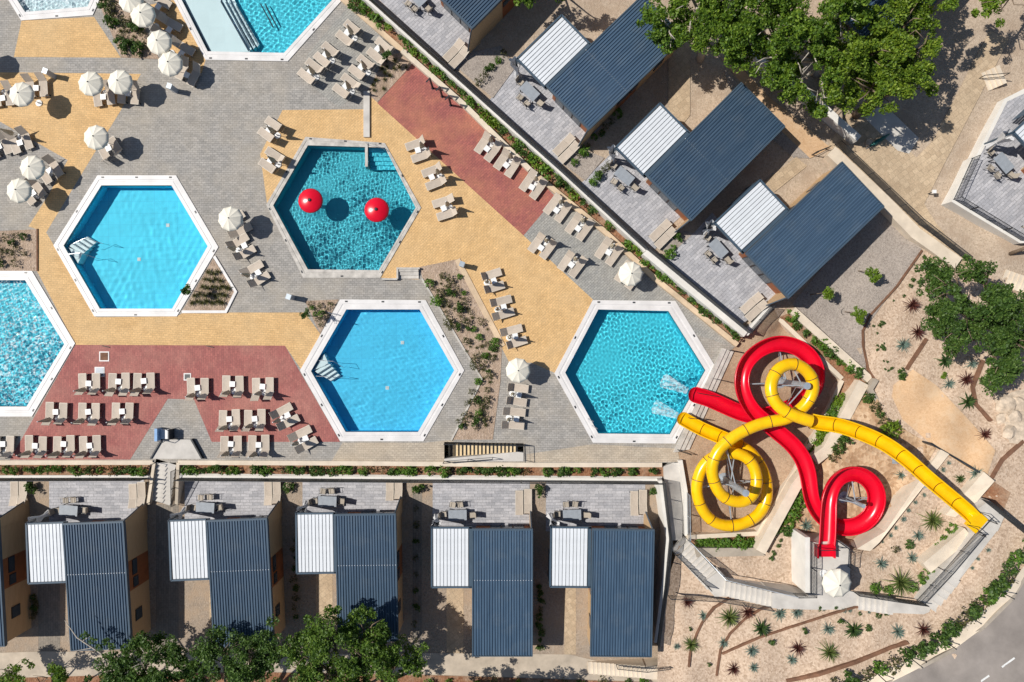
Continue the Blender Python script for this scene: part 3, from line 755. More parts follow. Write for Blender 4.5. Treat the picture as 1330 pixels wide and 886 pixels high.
# corner steps in pools A and C
def corner_steps(root, c, v, sy):
    def q(x, y): return (v[0] + x, v[1] + y * sy)
    inpool(root, c, 'step_platform', [q(2, -1), q(15.5, -22.5), q(21.5, -9)], -1.19, -.26, 'pool_step_white')
    for i in range(4):
        x0, y0 = 3.2 + 4.9 * i, .6 + 3.4 * i; k = 1 - .1 * i
        a, b = (x0, y0), (x0 + 17 * k, y0 - 11 * k); d = (4.9, 3.4); e = (d[0] * .22, d[1] * .22)
        inpool(root, c, 'step', [q(*a), q(*b), q(b[0] + d[0], b[1] + d[1]), q(a[0] + d[0], a[1] + d[1])], -1.19, -.34 - .19 * i, 'pool_step_white')
        inpool(root, c, 'step_nosing', [q(a[0] + d[0] - e[0], a[1] + d[1] - e[1]), q(b[0] + d[0] - e[0], b[1] + d[1] - e[1]), q(b[0] + d[0], b[1] + d[1]), q(a[0] + d[0], a[1] + d[1])], -.34 - .19 * i, -.328 - .19 * i, 'trim_blue')
corner_steps(pA, cA, (83.5,319.5), -1)
corner_steps(pC, cC, (404.5,482), 1)
for root, c, pts in [(pA, cA, [(103,318),(118,311),(136,317)]), (pA, cA, [(95,332),(112,330),(128,336)]), (pC, cC, [(418,468),(436,469),(447,477)]), (pC, cC, [(414,488),(432,489),(446,490)])]:
    q = [W(*p, 0) - c for p in pts]
    rail_loop(root, [q[0] + Vector((0, 0, -.3)), q[0] + Vector((0, 0, .75)), q[1] + Vector((0, 0, .75)), q[2] + Vector((0, 0, .25)), q[2] + Vector((0, 0, -.9))])
for root, c, x, y in [(pA,cA,172,335),(pA,cA,210,290),(pC,cC,500,505),(pC,cC,520,445)]:
    p = W(x, y, 0) - c; MB().box((p.x, p.y, -1.185), (.28, .28, .03)).build('floor_drain', 'white_coping', root).cycles.is_caustics_receiver = True
# ladders
for root, c, a, d in [(pD, cD, (766,548), (6,3)), (pC, cC, (437,413), (-5,-2)), (pE, cE, (62,440), (-6,3))]:
    for k in (-1, 1):
        p = W(a[0] + k * 2.5, a[1] + k * 4.5, 0) - c; q = W(a[0] + k * 2.5 + d[0], a[1] + k * 4.5 + d[1], 0) - c
        rail_loop(root, [p + Vector((0, 0, .05)), p + Vector((0, 0, .7)), q + Vector((0, 0, .75)), q + Vector((0, 0, -.8))], .02, 'steel', 'ladder_rail')
# splash pool: entry steps, dividing wall and mushrooms
inpool(pB, cB, 'entry_wall', [(474.5,186),(478,186),(478,217),(474.5,217)], -1, .12, 'weathered_coping')
for i in range(5):
    inpool(pB, cB, 'step', [(478.5,192 + i * 5.2),(501 + i * 2.4,192 + i * 5.2),(503 + i * 2.4,197.2 + i * 5.2),(478.5,197.2 + i * 5.2)], -1, -.12 - i * .16, 'pool_tile_turquoise')
q = [W(*p, 0) - cB for p in ((478,189),(490,192),(500,196))]
rail_loop(pB, [q[0] + Vector((0, 0, .1)), q[0] + Vector((0, 0, .9)), q[1] + Vector((0, 0, .9)), q[2] + Vector((0, 0, .5)), q[2] + Vector((0, 0, -.3))])
for (px, py, lab) in [(401.5,259.5,'glossy red mushroom fountain at the corner side of the splash pool away from the steps'), (488,271.5,'glossy red mushroom fountain on the lounger side of the splash pool below the entry steps')]:
    b = W(px, py, 1.4); root = empty('mushroom_fountain', (b.x, b.y, -1.7)); tag(root, lab, 'fountain', None)
    MB().lathe([(.16, .51), (.16, 2.85)], 14).build('stem', 'white_plastic', root, True)
    MB().lathe([(.97, 2.66), (.985, 2.70), (.90, 2.80), (.70, 2.90), (.45, 2.98), (.2, 3.03), (.02, 3.05)], 40).build('cap', 'red_gloss', root, True)
    MB().lathe([(.94, 2.68), (.6, 2.72), (.16, 2.74)], 28).build('cap_underside', 'red_gloss', root, True)
    MB().lathe([(.13, 3.03), (.13, 3.10), (.07, 3.13), (.001, 3.13)], 12).build('cap_knob', 'dark_metal', root)
    MB().lathe([(.99, 2.68), (1.10, 2.3), (1.18, 1.9), (1.22, 1.67)], 44).build('water_curtain', 'water_veil', root, True)
# large pool: shelf and steps
GS = [((236,0),(192,-90),(250,-150),(300,-40),(286,0),(323,66),(270,67))]
inpool(pG, cG, 'shallow_shelf', [(234,0),(192,-88),(245,-170),(262,-60),(285.5,0),(323,65.5),(271,66)], -1.19, -.27, 'pool_tile_pale')
for i in range(3):
    a = 286 + i * 5.6
    inpool(pG, cG, 'step', [(a,0),(262 + i*5.6 - 4,-60),(262 + (i+1)*5.6 - 4,-60),(a + 5.6,0),(a + 5.6 + 33 - i * 1.5,61 - i * 4),(a + 36 - i * 1.5,65 - i * 4)], -1.19, -.42 - i * .18, 'pool_tile_pale')
    inpool(pG, cG, 'step_nosing', [(a + 4.2,0),(a + 5.6,0),(a + 5.6 + 31.5 - i * 1.5,59 - i * 4),(a + 4.2 + 31.5 - i * 1.5,60.5 - i * 4)], -.42 - i * .18, -.402 - i * .18, 'trim_blue')
inpool(pG, cG, 'step_nosing', [(284.2,0),(285.6,0),(322,64),(320.8,65)], -.27, -.255, 'glass_dark')
inpool(pG, cG, 'step_nosing', [(236,0),(237.5,0),(271.5,66),(270.2,66)], -.27, -.255, 'glass_dark')
for k in range(2):
    inpool(pG, cG, 'bench_edge', [(334 + k * 6,0),(335.6 + k * 6,0),(352.6 + k * 3,27 + (1-k) * 4),(351 + k * 3,28 + (1-k) * 4)], -.72, -.70, 'glass_dark')
# foam where the slides land
for px, py, dx, dy, lab in [(893,508,-34,-15,'white foam trail in the pool off the red slide'), (880,540,-32,-13,'white foam trail in the pool off the yellow slide')]:
    a = W(px, py, -.03); b = W(px + dx, py + dy, -.03); mb = MB(); vs = []; fs = []
    for i in range(13):
        t = i / 12; c = a.lerp(b, t); wd = (.26 + .36 * t) * (1 if i < 12 else .5)
        d = (b - a).normalized(); nn = Vector((-d.y, d.x, 0))
        for k in range(-3, 4): vs.append(c + nn * wd * k / 3 + Vector((0, 0, .05 * random.random() * (1 - abs(k) / 3))))
    fs = [(i * 7 + k, i * 7 + k + 1, (i + 1) * 7 + k + 1, (i + 1) * 7 + k) for i in range(12) for k in range(6)]
    mb.add(vs, fs); tag(mb.build('foam', 'foam', None, True), lab, 'foam', kind='stuff')

# deck steps by the splash pool
root = empty('deck_steps', W(530, 355, 0)); tag(root, 'pair of low stone steps between splash pool corner and shrub bed', 'stairs')
o0 = W(530, 355, 0)
for i in range(3):
    a, b = W(516.5, 349 + i * 4.4, 0), W(544, 353.4 + i * 4.4, 0)
    MB().box(((a.x + b.x) / 2 - o0.x, (a.y + b.y) / 2 - o0.y, .14 - .045 * i), (b.x - a.x, a.y - b.y - .01, .28 - .09 * i)).build('step', 'weathered_coping', root)
wall_strip('low_wall', [(516,362),(516,348.5),(545,348.5)], .14, .35, 0, 'weathered_coping', 'thin stone wall framing the low deck steps')
wall_strip('low_wall', [(496,362.5),(516,362.5)], .14, .30, 0, 'weathered_coping', 'thin stone ledge between splash pool corner and deck steps')
wall_strip('drain_wall', [(476,118),(476,178)], .5, .16, 0, 'concrete', 'narrow grey concrete spine wall leading to the splash pool steps')
wall_strip('bed_edging', [(278,333),(306,379),(293,405),(236,405)], .22, .10, -.1, 'white_coping', 'white edging around the triangular planting bed', 'edging')
wall_strip('bed_edging', [(594,337),(599,347),(653,450)], .45, .06, -.1, 'curb_stone', 'tan edging strip between yellow paving and the long shrub bed', 'edging')
wall_strip('bed_edging', [(548,362),(626,493),(586,572)], .14, .10, -.1, 'weathered_coping', 'thin stone edging of the long shrub bed on the pool side', 'edging')
wall_strip('bed_edging', [(48,297),(48,352)], .10, .08, -.1, 'corten', 'thin edging of the square bed by the churning pool', 'edging')
# bleacher steps between slide pool and basin
root = empty('bleacher_steps', W(915, 520, 0)); tag(root, 'long pale steps along the slide pool under the slide ends', 'stairs')
o0 = W(915, 520, 0)
for i in range(3):
    a = [(937 + i * 5.2, 452 + i * 1.6), (942.2 + i * 5.2, 453.6 + i * 1.6), (874 + i * 7 + 7, 586 - i * 1.2), (874 + i * 7, 587 - i * 1.2)]
    P = [W(x, y, 0) - o0 for x, y in a]
    MB().prism([(p.x, p.y) for p in P], -.25, [.30, .20, .10][i]).build('step', 'weathered_coping', root)
for a, b in [((947,455),(962,458)), ((928,492),(945,496)), ((905,510),(934,515)), ((893,542),(917,544)), ((880,584),(895,589))]:
    railing('handrail', [W(*a, .3), W(*b, 0)], .85, 'thin dark handrail crossing the pale steps by the slide pool', bars=False, group='handrails on the pale steps', post=3)

# kiosk / pool lift and hatches on the red paving
wall_poly('concrete_hatch', [(211,571),(247,571),(261,596),(196,596)], .22, 0, 'concrete', 'sloped pale concrete hatch in the grey wedge by the stone stair', 'hatch')
wall_strip('hatch_edge', [(210,570.5),(195,596)], .1, .34, 0, 'dark_metal', 'dark metal edge of the concrete hatch on the planter side', 'edging')
wall_strip('hatch_edge', [(248,570.5),(262,596)], .1, .34, 0, 'dark_metal', 'dark metal edge of the concrete hatch beside the loungers', 'edging')
root = empty('service_cart', W(217, 563, 0)); tag(root, 'small white and blue service unit standing at the head of the concrete hatch', 'cart')
MB().box((.1, 0, .42), (.8, .75, .12)).build('tray', 'white_plastic', root)
MB().box((-.42, 0, .5), (.22, 1.0, .9)).build('panel', 'light_blue', root)
MB().tube([(-.35, .5, .9), (.1, .62, 1.0), (.55, .35, .95)], .03).build('hoop', 'dark_metal', root)
MB().tube([(-.35, -.5, .9), (.1, -.62, 1.0), (.55, -.35, .95)], .03).build('hoop', 'dark_metal', root)
MB().box((.55, 0, .45), (.1, .8, .9)).build('back_panel', 'dark_metal', root)
for x, y, sz, mt, lab in [(135.5,463,.62,'corten','square rusty floor hatch in a white frame, the upper of two on red paving'), (129.5,483,.62,'bin_grey','square grey floor hatch in a white frame beside the first lounger row'), (243.5,489.5,.42,'dark_metal','small dark floor hatch in a white frame on red paving')]:
    p = W(x, y, .008); root = empty('floor_hatch', p); tag(root, lab, 'hatch')
    MB().box((0, 0, .015), (sz + .18, sz + .18, .03)).build('frame', 'white_coping', root)
    MB().box((0, 0, .03), (sz, sz, .03)).build('cover', mt, root)
for x, y, lab in [(58,92,'grey pedestal bin on the yellow paving near the whirlpool'), (219.5,111.5,'grey pedestal bin beside the large pool parasols'), (374.5,385.5,'grey pedestal bin beside the small triangular bed'), (600,343,'grey pedestal bin at the tip of the long shrub bed')]:
    p = W(x, y, 1.15); root = empty('pedestal_bin', (p.x, p.y, 0), R(-20)); tag(root, lab, 'bin', None)
    MB().box((0, 0, .55), (.34, .36, 1.1)).build('body', 'bin_grey', root)
    MB().box((0, 0, 1.13), (.40, .42, .06)).build('lid', 'galvanised', root)
    MB().box((-.175, 0, .85), (.02, .2, .12)).build('flap', 'dark_metal', root)
for x, y in [(137,450),(272,450)]:
    p = W(x, y, 0.01); mb = MB(); mb.tube([(-.25, .05, .03), (0, 0, .05), (.35, -.08, .03)], .035)
    o = mb.build('floor_hose', 'drip_hose'); o.location = p; tag(o, 'short dark hose piece lying on the seam of yellow and red paving', 'hose', 'hose pieces on the paving seam')
for i, (x, y) in enumerate([(560,108),(572.5,119),(584,130.5)]):
    p = W(x, y, 1.1); root = empty('shower_post', (p.x, p.y, 0), R(-42)); tag(root, 'slim black outdoor shower post at the cream wall by the red paving', 'shower', 'black shower posts')
    MB().box((0, 0, 1.05), (.10, .14, 2.1)).build('column', 'dark_metal', root)
    MB().box((0, -.2, 2.08), (.10, .4, .05)).build('shower_head', 'dark_metal', root)
    MB().box((0, 0, .01), (.22, .22, .02)).build('base_plate', 'dark_metal', root)

# ------------------------------------------------------------------ loungers, tables, parasols
def make_lounger(angle):
    root = empty('sun_lounger')
    wd = .60
    f = MB()
    for sx in (-1, 1):
        f.box((sx * wd / 2, -.37, .31), (.045, 1.26, .06))
    f.box((0, -.98, .31), (wd, .045, .05)); f.box((0, .24, .29), (wd, .04, .04))
    f.build('frame', 'lounger_frame', root)
    # sling seat, slightly sagging
    mb = MB(); vs = []; ny, nx = 9, 5
    for j in range(ny):
        for i in range(nx):
            u, v = i / (nx - 1), j / (ny - 1)
            vs.append(((u - .5) * (wd - .04), -.96 + v * 1.2, .345 - .02 * math.sin(math.pi * u) * math.sin(math.pi * v)))
    mb.add(vs, [(j * nx + i, j * nx + i + 1, (j + 1) * nx + i + 1, (j + 1) * nx + i) for j in range(ny - 1) for i in range(nx - 1)])
    mb.build('seat', 'lounger_sling', root, True)
    a = R(angle); ca, sa = math.cos(a), math.sin(a)
    m3 = Matrix.Rotation(a, 3, 'X'); L = .74
    mb = MB(); mb.box((0, .26 + ca * L / 2, .34 + sa * L / 2), (wd - .02, L, .03), mat=m3)
    mb.build('backrest', 'lounger_sling', root)
    for sx in (-1, 1):
        MB().box((sx * wd / 2, .26 + ca * L / 2, .34 + sa * L / 2), (.04, L + .03, .045), mat=m3).build('backrest_rail', 'lounger_frame', root)
    if angle > 15:
        tip = Vector((0, .26 + ca * L * .6, .34 + sa * L * .6))
        for sx in (-1, 1): MB().tube([(sx * .24, tip.y, tip.z), (sx * .24, tip.y + .18, .04)], .014, 5).build('prop', 'dark_metal', root)
    lg = MB().box((0, 0, .15), (.05, .05, .30)).mesh('leg', 'lounger_frame')
    ws = .28
    for sx in (-1, 1):
        for y in (-.90, .18): link_mesh('leg', lg, root, (sx * ws, y, 0))
    wm = MB().tube([(-.02, 0, 0), (.02, 0, 0)], .07, 10).mesh('wheel', 'dark_metal')
    for sx in (-1, 1): link_mesh('wheel', wm, root, (sx * .33, -.86, .07))
    return root
def park(o): o.location = (0, 0, -400); return o
LP = {}
def get_lounger(angle):
    if angle not in LP:
        LP[angle] = make_lounger(angle); return LP[angle]
    return copy_tree(LP[angle])
def make_table():
    root = empty('side_table')
    MB().box((0, 0, .42), (.44, .44, .035)).build('table_top', 'white_plastic', root)
    lg = MB().box((0, 0, .2), (.035, .035, .40)).mesh('leg', 'white_plastic')
    for sx in (-1, 1):
        for sy in (-1, 1): link_mesh('leg', lg, root, (sx * .18, sy * .18, 0))
    return root
def make_closed():
    root = empty('closed_parasol')
    MB().lathe([(.25, 0), (.27, .02), (.26, .07), (.10, .10), (.05, .12), (.045, .3), (.001, .3)], 20).build('base', 'white_plastic', root)
    MB().tube([(0, 0, .1), (0, 0, 2.42)], .022, 8).build('pole', 'steel', root)
    n = 16; prof = [(.03, 1.02), (.15, 1.0), (.17, 1.06), (.15, 1.3), (.11, 1.7), (.06, 2.1), (.03, 2.34), (.02, 2.36)]
    vs = [((r * (1 + .22 * math.cos(j * math.pi))) * math.cos(2 * math.pi * j / n) if True else 0, (r * (1 + .22 * math.cos(j * math.pi))) * math.sin(2 * math.pi * j / n), z) for r, z in prof for j in range(n)]
    mb = MB(); mb.add(vs, [(i * n + j, i * n + (j + 1) % n, (i + 1) * n + (j + 1) % n, (i + 1) * n + j) for i in range(len(prof) - 1) for j in range(n)])
    mb.build('folded_canopy', 'folded_canvas', root)
    MB().lathe([(.045, 2.36), (.05, 2.40), (.03, 2.45), (.001, 2.46)], 10).build('finial', 'white_plastic', root)
    return root
def make_open(r=.99):
    root = empty('open_parasol')
    MB().lathe([(.25, 0), (.27, .02), (.26, .07), (.10, .10), (.05, .12), (.045, .3), (.001, .3)], 20).build('base', 'white_plastic', root)
    MB().tube([(0, 0, .1), (0, 0, 2.45)], .022, 8).build('pole', 'steel', root)
    n = 10; a0, a1 = 0, 2 * math.pi / n; mb = MB(); vs = []; K = 5; J = 4
    for i in range(K + 1):
        f = i / K; rr = .02 + (r - .02) * f; z = 2.42 - .40 * f ** 1.15
        for j in range(J + 1):
            g = j / J; an = a0 + (a1 - a0) * g
            sag = .035 * math.sin(math.pi * g) * f
            rad = rr * (math.cos(a1 / 2) / math.cos(an - a1 / 2)) * (1 - .012 * math.sin(math.pi * g) * f)
            vs.append((rad * math.cos(an), rad * math.sin(an), z - sag))
    fs = [(i * (J + 1) + j, (i + 1) * (J + 1) + j, (i + 1) * (J + 1) + j + 1, i * (J + 1) + j + 1) for i in range(K) for j in range(J)]
    # valance
    b = len(vs)
    for j in range(J + 1):
        x, y, z = vs[K * (J + 1) + j]; vs.append((x * .995, y * .995, z - .12))
    fs += [(K * (J + 1) + j, b + j, b + j + 1, K * (J + 1) + j + 1) for j in range(J)]
    mb.add(vs, fs); pm = mb.mesh('canopy_panel', 'umbrella_canvas', True)
    rm = MB().tube([(.03, 0, 2.40), (r * .985, 0, 2.0)], .012, 5).mesh('rib', 'steel')
    for k in range(n):
        link_mesh('canopy_panel', pm, root, None, (0, 0, a1 * k))
        link_mesh('rib', rm, root, None, (0, 0, a1 * k))
    MB().lathe([(.05, 2.41), (.05, 2.45), (.02, 2.48), (.001, 2.48)], 8).build('finial', 'dark_metal', root)
    return root
PROT = {}
def proto(kind, fn):
    if kind not in PROT: PROT[kind] = fn(); return PROT[kind]
    return copy_tree(PROT[kind])
def open_parasol(px, py, label, gz0=0.0, scale=1.0, group=None):
    p = W(px, py, gz0 + 2.42 * scale); o = proto('open', make_open)
    o.location = (p.x, p.y, gz0); o.rotation_euler = (0, 0, random.uniform(0, 6)); o.scale = (scale,) * 3
    tag(o, label, 'parasol', group); return o
ORD = ['first', 'second', 'third', 'fourth', 'fifth']
def lset(px, py, d, where, par=True, angle=None, sp=1.08, z=0.0, n=2, rank=None, lm=None, run=None):
    """pair of loungers, side table and folded parasol; px,py = middle of the pair's seats, d = photo direction to the head end"""
    h = Vector((d[0], -d[1], 0)).normalized(); l = Vector((h.y, -h.x, 0))
    base = W(px, py, .33); base.z = z
    org = base + h * .36
    rz = math.atan2(-h.x, h.y)
    pair = f'{ORD[rank]} pair from {lm}, {where}' if lm else where
    for k in ((-.5, .5) if n == 2 else (.5,)):
        a = angle or random.choice((42, 50, 56, 60))
        o = get_lounger(a)
        q = org + l * sp * k + h * random.uniform(-.06, .06)
        o.location = q; o.rotation_euler = (0, 0, rz + R(random.uniform(-2.5, 2.5)))
        side = ''
        if run: side = ('near' if (l.x * run[0] - l.y * run[1]) * k < 0 else 'far') + ' side of '
        tag(o, 'taupe sun lounger' + (', ' if run else ' ') + side + pair, 'sun lounger', 'loungers ' + where)
    o = proto('table', make_table); o.location = org + h * random.uniform(-.36, -.2) + l * random.uniform(-.02, .02)
    o.rotation_euler = (0, 0, rz + R(random.uniform(-6, 6)))
    tag(o, 'white side table ' + ('in the ' if lm else '') + pair, 'side table', 'side tables ' + where)
    if par:
        o = proto('closed', make_closed); o.location = org + h * random.uniform(.22, .34) + l * random.uniform(-.05, .05)
        o.rotation_euler = (R(random.uniform(-1.5, 1.5)), R(random.uniform(-1.5, 1.5)), random.uniform(0, 6))
        tag(o, 'folded cream parasol ' + ('in the ' if lm else '') + pair, 'parasol', 'folded parasols ' + where)
def lrow(pts, d, lm, where):
    run = (pts[-1][0] - pts[0][0], pts[-1][1] - pts[0][1])
    for i, (x, y) in enumerate(pts): lset(x, y, d, where, rank=i, lm=lm, run=run)
DN = (0, 1); D2 = (.57, -.80); D3 = (.78, .62)
lrow([(116,495.5),(154.5,494.5),(187,494.5)], DN, 'churning pool', 'first red paving row')
lrow([(257,502),(302.5,498.5),(341.5,500.5)], DN, 'small dark hatch', 'above the grey wedge')
lrow([(73,533),(115.5,533.5),(159,533.5)], DN, 'churning pool', 'middle red paving row')
lrow([(298,542.5),(331,542.5)], DN, 'grey wedge', 'middle row past the wedge')
lrow([(117,576.5),(83,576.5),(46.5,576.5),(4,576.5)], DN, 'stone stair', 'row along the lower planter')
lrow([(300,576),(336,576)], DN, 'concrete hatch', 'planter row past the hatch')
lrow([(374.5,539),(398,568.5)], (-.88,.47), 'middle row', 'turned by the calm pool')
lrow([(643,364),(656,398.5),(671,436)], (-.95,.28), 'pedestal bin', 'along the long shrub bed')
lrow([(675.5,513),(671.5,544)], (-.99,-.12), 'open parasol', 'by the ochre stair')
lrow([(540.5,196),(560,231),(574,271.5)], (.93,-.33), 'entry steps', 'beside the splash pool')
lrow([(631.5,195),(656.5,216),(690,244)], D2, 'shower posts', 'on the upper red paving')
lrow([(722,274),(750,298),(788.5,330)], D2, 'red paving', 'on curb-side grey paving')
lrow([(702.5,322.5),(740.5,346)], D2, 'red paving', 'at the paving seam')
lset(814, 361, D2, 'under the open parasol above the slide pool', par=False)
lrow([(451,42),(422.5,70.5),(401.5,91.5)], D3, 'sandstone curb', 'row beside the large pool')
lrow([(490.5,64),(468.5,87),(447.5,111)], D3, 'sandstone curb', 'row beside the grass bed')
lrow([(350,168),(350,207)], (.82,.55), 'grey paving', 'opposite the splash pool steps')
lrow([(318,319),(336,354)], (-.85,.5), 'open parasol', 'by the triangular bed')
lset(312, 290, (-.85,.5), 'under the parasol near the triangular white-edged bed', par=False)
lset(135, 127, (-.12,-1), 'under the bin-side one of two paired parasols', par=False)
lset(167, 124, (.08,-1), 'under the pool-side one of two paired parasols', par=False)
lset(48, 116, (-.1,-1), 'under the lone parasol on the yellow paving', par=False)
lset(4, 128, (-.1,-1), 'beside the lone parasol with a folded parasol')
lset(27, 186, (-.35,-.93), 'on grey paving touching the yellow corner')
lset(0, 192, (-.35,-.93), 'on grey paving, farther from the yellow corner')
lset(66, 224, (-.55,-.83), 'under the upper of two parasols by the still pool', par=False)
lset(44, 252, (-.6,-.8), 'under the lower of two parasols by the still pool', par=False)
for (x, y), q in zip([(208,10),(222,40),(238,71)], ('farthest along', 'in the middle of', 'lower in')): lset(x, y, (-.85,-.5), q + ' the parasol row beside the shallow shelf', par=False)
lset(243, 98, (.45,-.9), 'at the corner end of the parasol row', par=False)
lset(141, 192, (.5,.85), 'under the lone parasol above the still pool', par=False)
for x, y, lab in [(181.7,16,'open cream parasol second in the row over the brown bed, overlapping its top neighbour'), (166,-3,'open cream parasol at the top of the row over the brown bed'), (203,52,'open cream parasol in the middle of the row beside the shallow shelf'), (217.5,80,'open cream parasol at the lower end of the row beside the large pool corner'),
  (22.8,120,'lone open cream parasol on the yellow paving below the pedestal bin'), (113.4,106,'open cream parasol on yellow paving, the bin-side one of two standing side by side'), (151.8,104,'open cream parasol of two side by side, nearer the large pool'), (120.5,176.5,'open cream parasol at the yellow paving edge above the still pool'),
  (37,216,'open cream parasol, upper one of two overlapping on grey paving by the still pool'), (19.5,246,'open cream parasol, lower one of two by the square soil bed'), (296.5,283,'open cream parasol above the triangular white-edged bed'), (820.5,355,'open cream parasol at the curb above the slide pool'), (673,481.5,'open cream parasol at the tip of the yellow paving between two pools'), (-48,66,'open cream parasol behind the yellow paving near the whirlpool')]:
    open_parasol(x, y, lab)

# ------------------------------------------------------------------ mobile homes
HF, HB, HL = 3.55, 3.12, 10.1       # roof height at the front and back, roof length
def roof_mesh(wd):
    # corrugated sheet in two courses (the overlap shows as a line of screws)
    pitch, rw, rt, rh = .212, .115, .075, .065
    n = int((wd - .16) / pitch); x0 = -n * pitch / 2
    prof = [(-wd / 2 + .06, 0)]
    for i in range(n):
        c = x0 + (i + .5) * pitch
        prof += [(c - rw / 2, 0), (c - rt / 2, rh), (c + rt / 2, rh), (c + rw / 2, 0)]
    prof.append((wd / 2 - .06, 0))
    mb = MB()
    for y0, y1, dz in ((-.10, -HL * .405, .012), (-HL * .40, -HL + .05, 0)):
        za = HF + (HB - HF) * (-y0 / HL) + dz; zb = HF + (HB - HF) * (-y1 / HL) + dz
        k = len(prof); vs = [(x, y0, za + h) for x, h in prof] + [(x, y1, zb + h) for x, h in prof]
        mb.add(vs, [(i, k + i, k + i + 1, i + 1) for i in range(k - 1)])
    mb.prism([(-wd / 2 + .06, -HL + .05), (wd / 2 - .06, -HL + .05), (wd / 2 - .06, -.1), (-wd / 2 + .06, -.1)], [HB - .2, HB - .2, HF - .2, HF - .2], [HB - .03, HB - .03, HF - .03, HF - .03])
    return mb
HOME_N = [0]
def home(fl, fr, zb, mir, label, canopy=True, furniture=True, lw=True, diag=False, curtain=True):
    a, b = W(*fl, zb + HF), W(*fr, zb + HF)
    mid = (a + b) / 2; ang = math.atan2(b.y - a.y, b.x - a.x); wd = (b - a).length
    root = empty('mobile_home', (mid.x, mid.y, zb), ang); tag(root, label, 'mobile home')
    hw = wd / 2
    # body
    bw = hw - .12; y0, y1 = -.75, -HL + .12
    def zr(y): return HF + (HB - HF) * (-y / HL) - .20
    mb = MB(); mb.prism([(-bw, y1), (bw, y1), (bw, y0), (-bw, y0)], 0.02, [zr(y1), zr(y1), zr(y0), zr(y0)])
    wall = mb.build('wall', 'cladding', root)
    for sx in (-1, 1):
        # rust coloured band with windows
        ya, yb = -3.35, -5.75
        bm_ = MB(); bm_.prism([(sx * bw, yb), (sx * (bw + .012), yb), (sx * (bw + .012), ya), (sx * bw, ya)], .05, [zr(yb) - .02, zr(yb) - .02, zr(ya) - .02, zr(ya) - .02]); bm_.build('wall_panel', 'roof_rust_panel', root)
        for (yc, zc, ln, ht) in ((-4.0, 2.1, 1.1, .55), (-5.2, 2.0, .7, .6), (-7.9, 1.75, .8, .8)):
            f = MB(); f.box((sx * (bw + .03), yc, zc), (.05, ln + .12, ht + .12)); fo = f.build('window', 'dark_metal', root)
            MB().box((sx * (bw + .058), yc, zc), (.012, ln, ht)).build('pane', 'glass_dark', fo)
        # fin wall at the terrace, sloping down from the eaves
        if sx == mir and canopy: continue
        f = MB(); x = sx * (hw - .10)
        vs = [(x - .06, -.75, 0), (x + .06, -.75, 0), (x - .06, .62, 0), (x + .06, .62, 0), (x - .06, -.75, HF - .25), (x + .06, -.75, HF - .25), (x - .06, -.02, HF - .25), (x + .06, -.02, HF - .25), (x - .06, .62, .55), (x + .06, .62, .55)]
        f.add(vs, [(0, 2, 8, 6, 4), (1, 5, 7, 9, 3), (4, 6, 7, 5), (6, 8, 9, 7), (2, 3, 9, 8), (0, 4, 5, 1)])
        f.build('fin_wall', 'cladding', root)
        MB().tube([(x, -.02, HF - .22), (x, .63, .56)], .06, 4).build('fin_capping', 'trim_blue', root)
    # glazed front
    MB().box((0, y0 + .02, 1.25), (bw * 2 - .1, .03, 2.5)).build('front_panel', 'roof_rust_panel', root)
    for k in range(3):
        x = (-.55 + k * .85) * -mir if False else (-.6 + k * .95)
        d = MB().box((x, y0 + .05, 1.15), (.9, .05, 2.2)).build('glass_door', 'dark_metal', root)
        MB().box((x, y0 + .08, 1.15), (.78, .014, 2.05)).build('pane', 'glass_dark', d)
    roof_mesh(wd).build('roof', 'roof_blue', root)
    mb = MB()
    mb.box((0, -.05, HF - .06), (wd, .14, .26))
    for sx in (-1, 1):
        x = sx * (hw - .04)
        mb.prism([(x - .05, -HL), (x + .05, -HL), (x + .05, -.12), (x - .05, -.12)], [HB - .26, HB - .26, HF - .26, HF - .26], [HB + .06, HB + .06, HF + .06, HF + .06])
    mb.box((0, -HL - .03, HB - .1), (wd, .08, .22))
    mb.build('roof_trim', 'trim_blue', root)
    sm = MB()
    for i in range(int(wd / .212)):
        sm.box((-hw + .2 + i * .212, -HL * .402, HF + (HB - HF) * .40 + .052), (.05, .05, .025))
    tag(sm.build('roof_screws', 'canopy_white', root), kind='stuff')
    if canopy:
        cw, cl, cz = 3.2, 4.75, 2.95
        xi = mir * (hw + .02); xo = mir * (hw + cw); xm = (xi + xo) / 2
        fr_ = MB()
        fr_.box((xm, -.06, cz), (cw, .13, .22)); fr_.box((xm, -cl, cz), (cw, .13, .22))
        fr_.box((xo, -cl / 2, cz), (.13, cl, .22)); fr_.box((xi + mir * .12, -cl / 2, cz), (.24, cl, .22))
        fr_.build('canopy_frame', 'trim_blue', root)
        nS = 10; sw = (cw - .40) / nS
        sm_ = MB()
        sec = [(-sw / 2 + .014, 0), (-sw / 2 + .03, .03), (sw / 2 - .03, .034), (sw / 2 - .014, .0)]
        ya, yb = -.14, -cl + .08
        sm_.add([(x, ya, z) for x, z in sec] + [(x, yb, z - .06) for x, z in sec], [(i, 4 + i, 5 + i, i + 1) for i in range(3)] + [(0, 3, 7, 4)])
        sm2 = sm_.mesh('canopy_slat', 'canopy_white')
        for i in range(nS):
            x = min(xi, xo) + (.28 if mir > 0 else .10) + (i + .5) * sw
            link_mesh('canopy_slat', sm2, root, (x, 0, cz + .05))
        MB().box((xm + mir * .0, -cl / 2, cz - .03), (cw - .4, cl - .2, .02)).build('canopy_gutter', 'dark_metal', root)
        pm = MB().box((0, 0, cz / 2), (.12, .12, cz)).mesh('canopy_post', 'trim_blue')
        for y in (-.08, -cl + .02): link_mesh('canopy_post', pm, root, (xo, y, 0))
        # slatted side screen down the outer edge
        mb = MB()
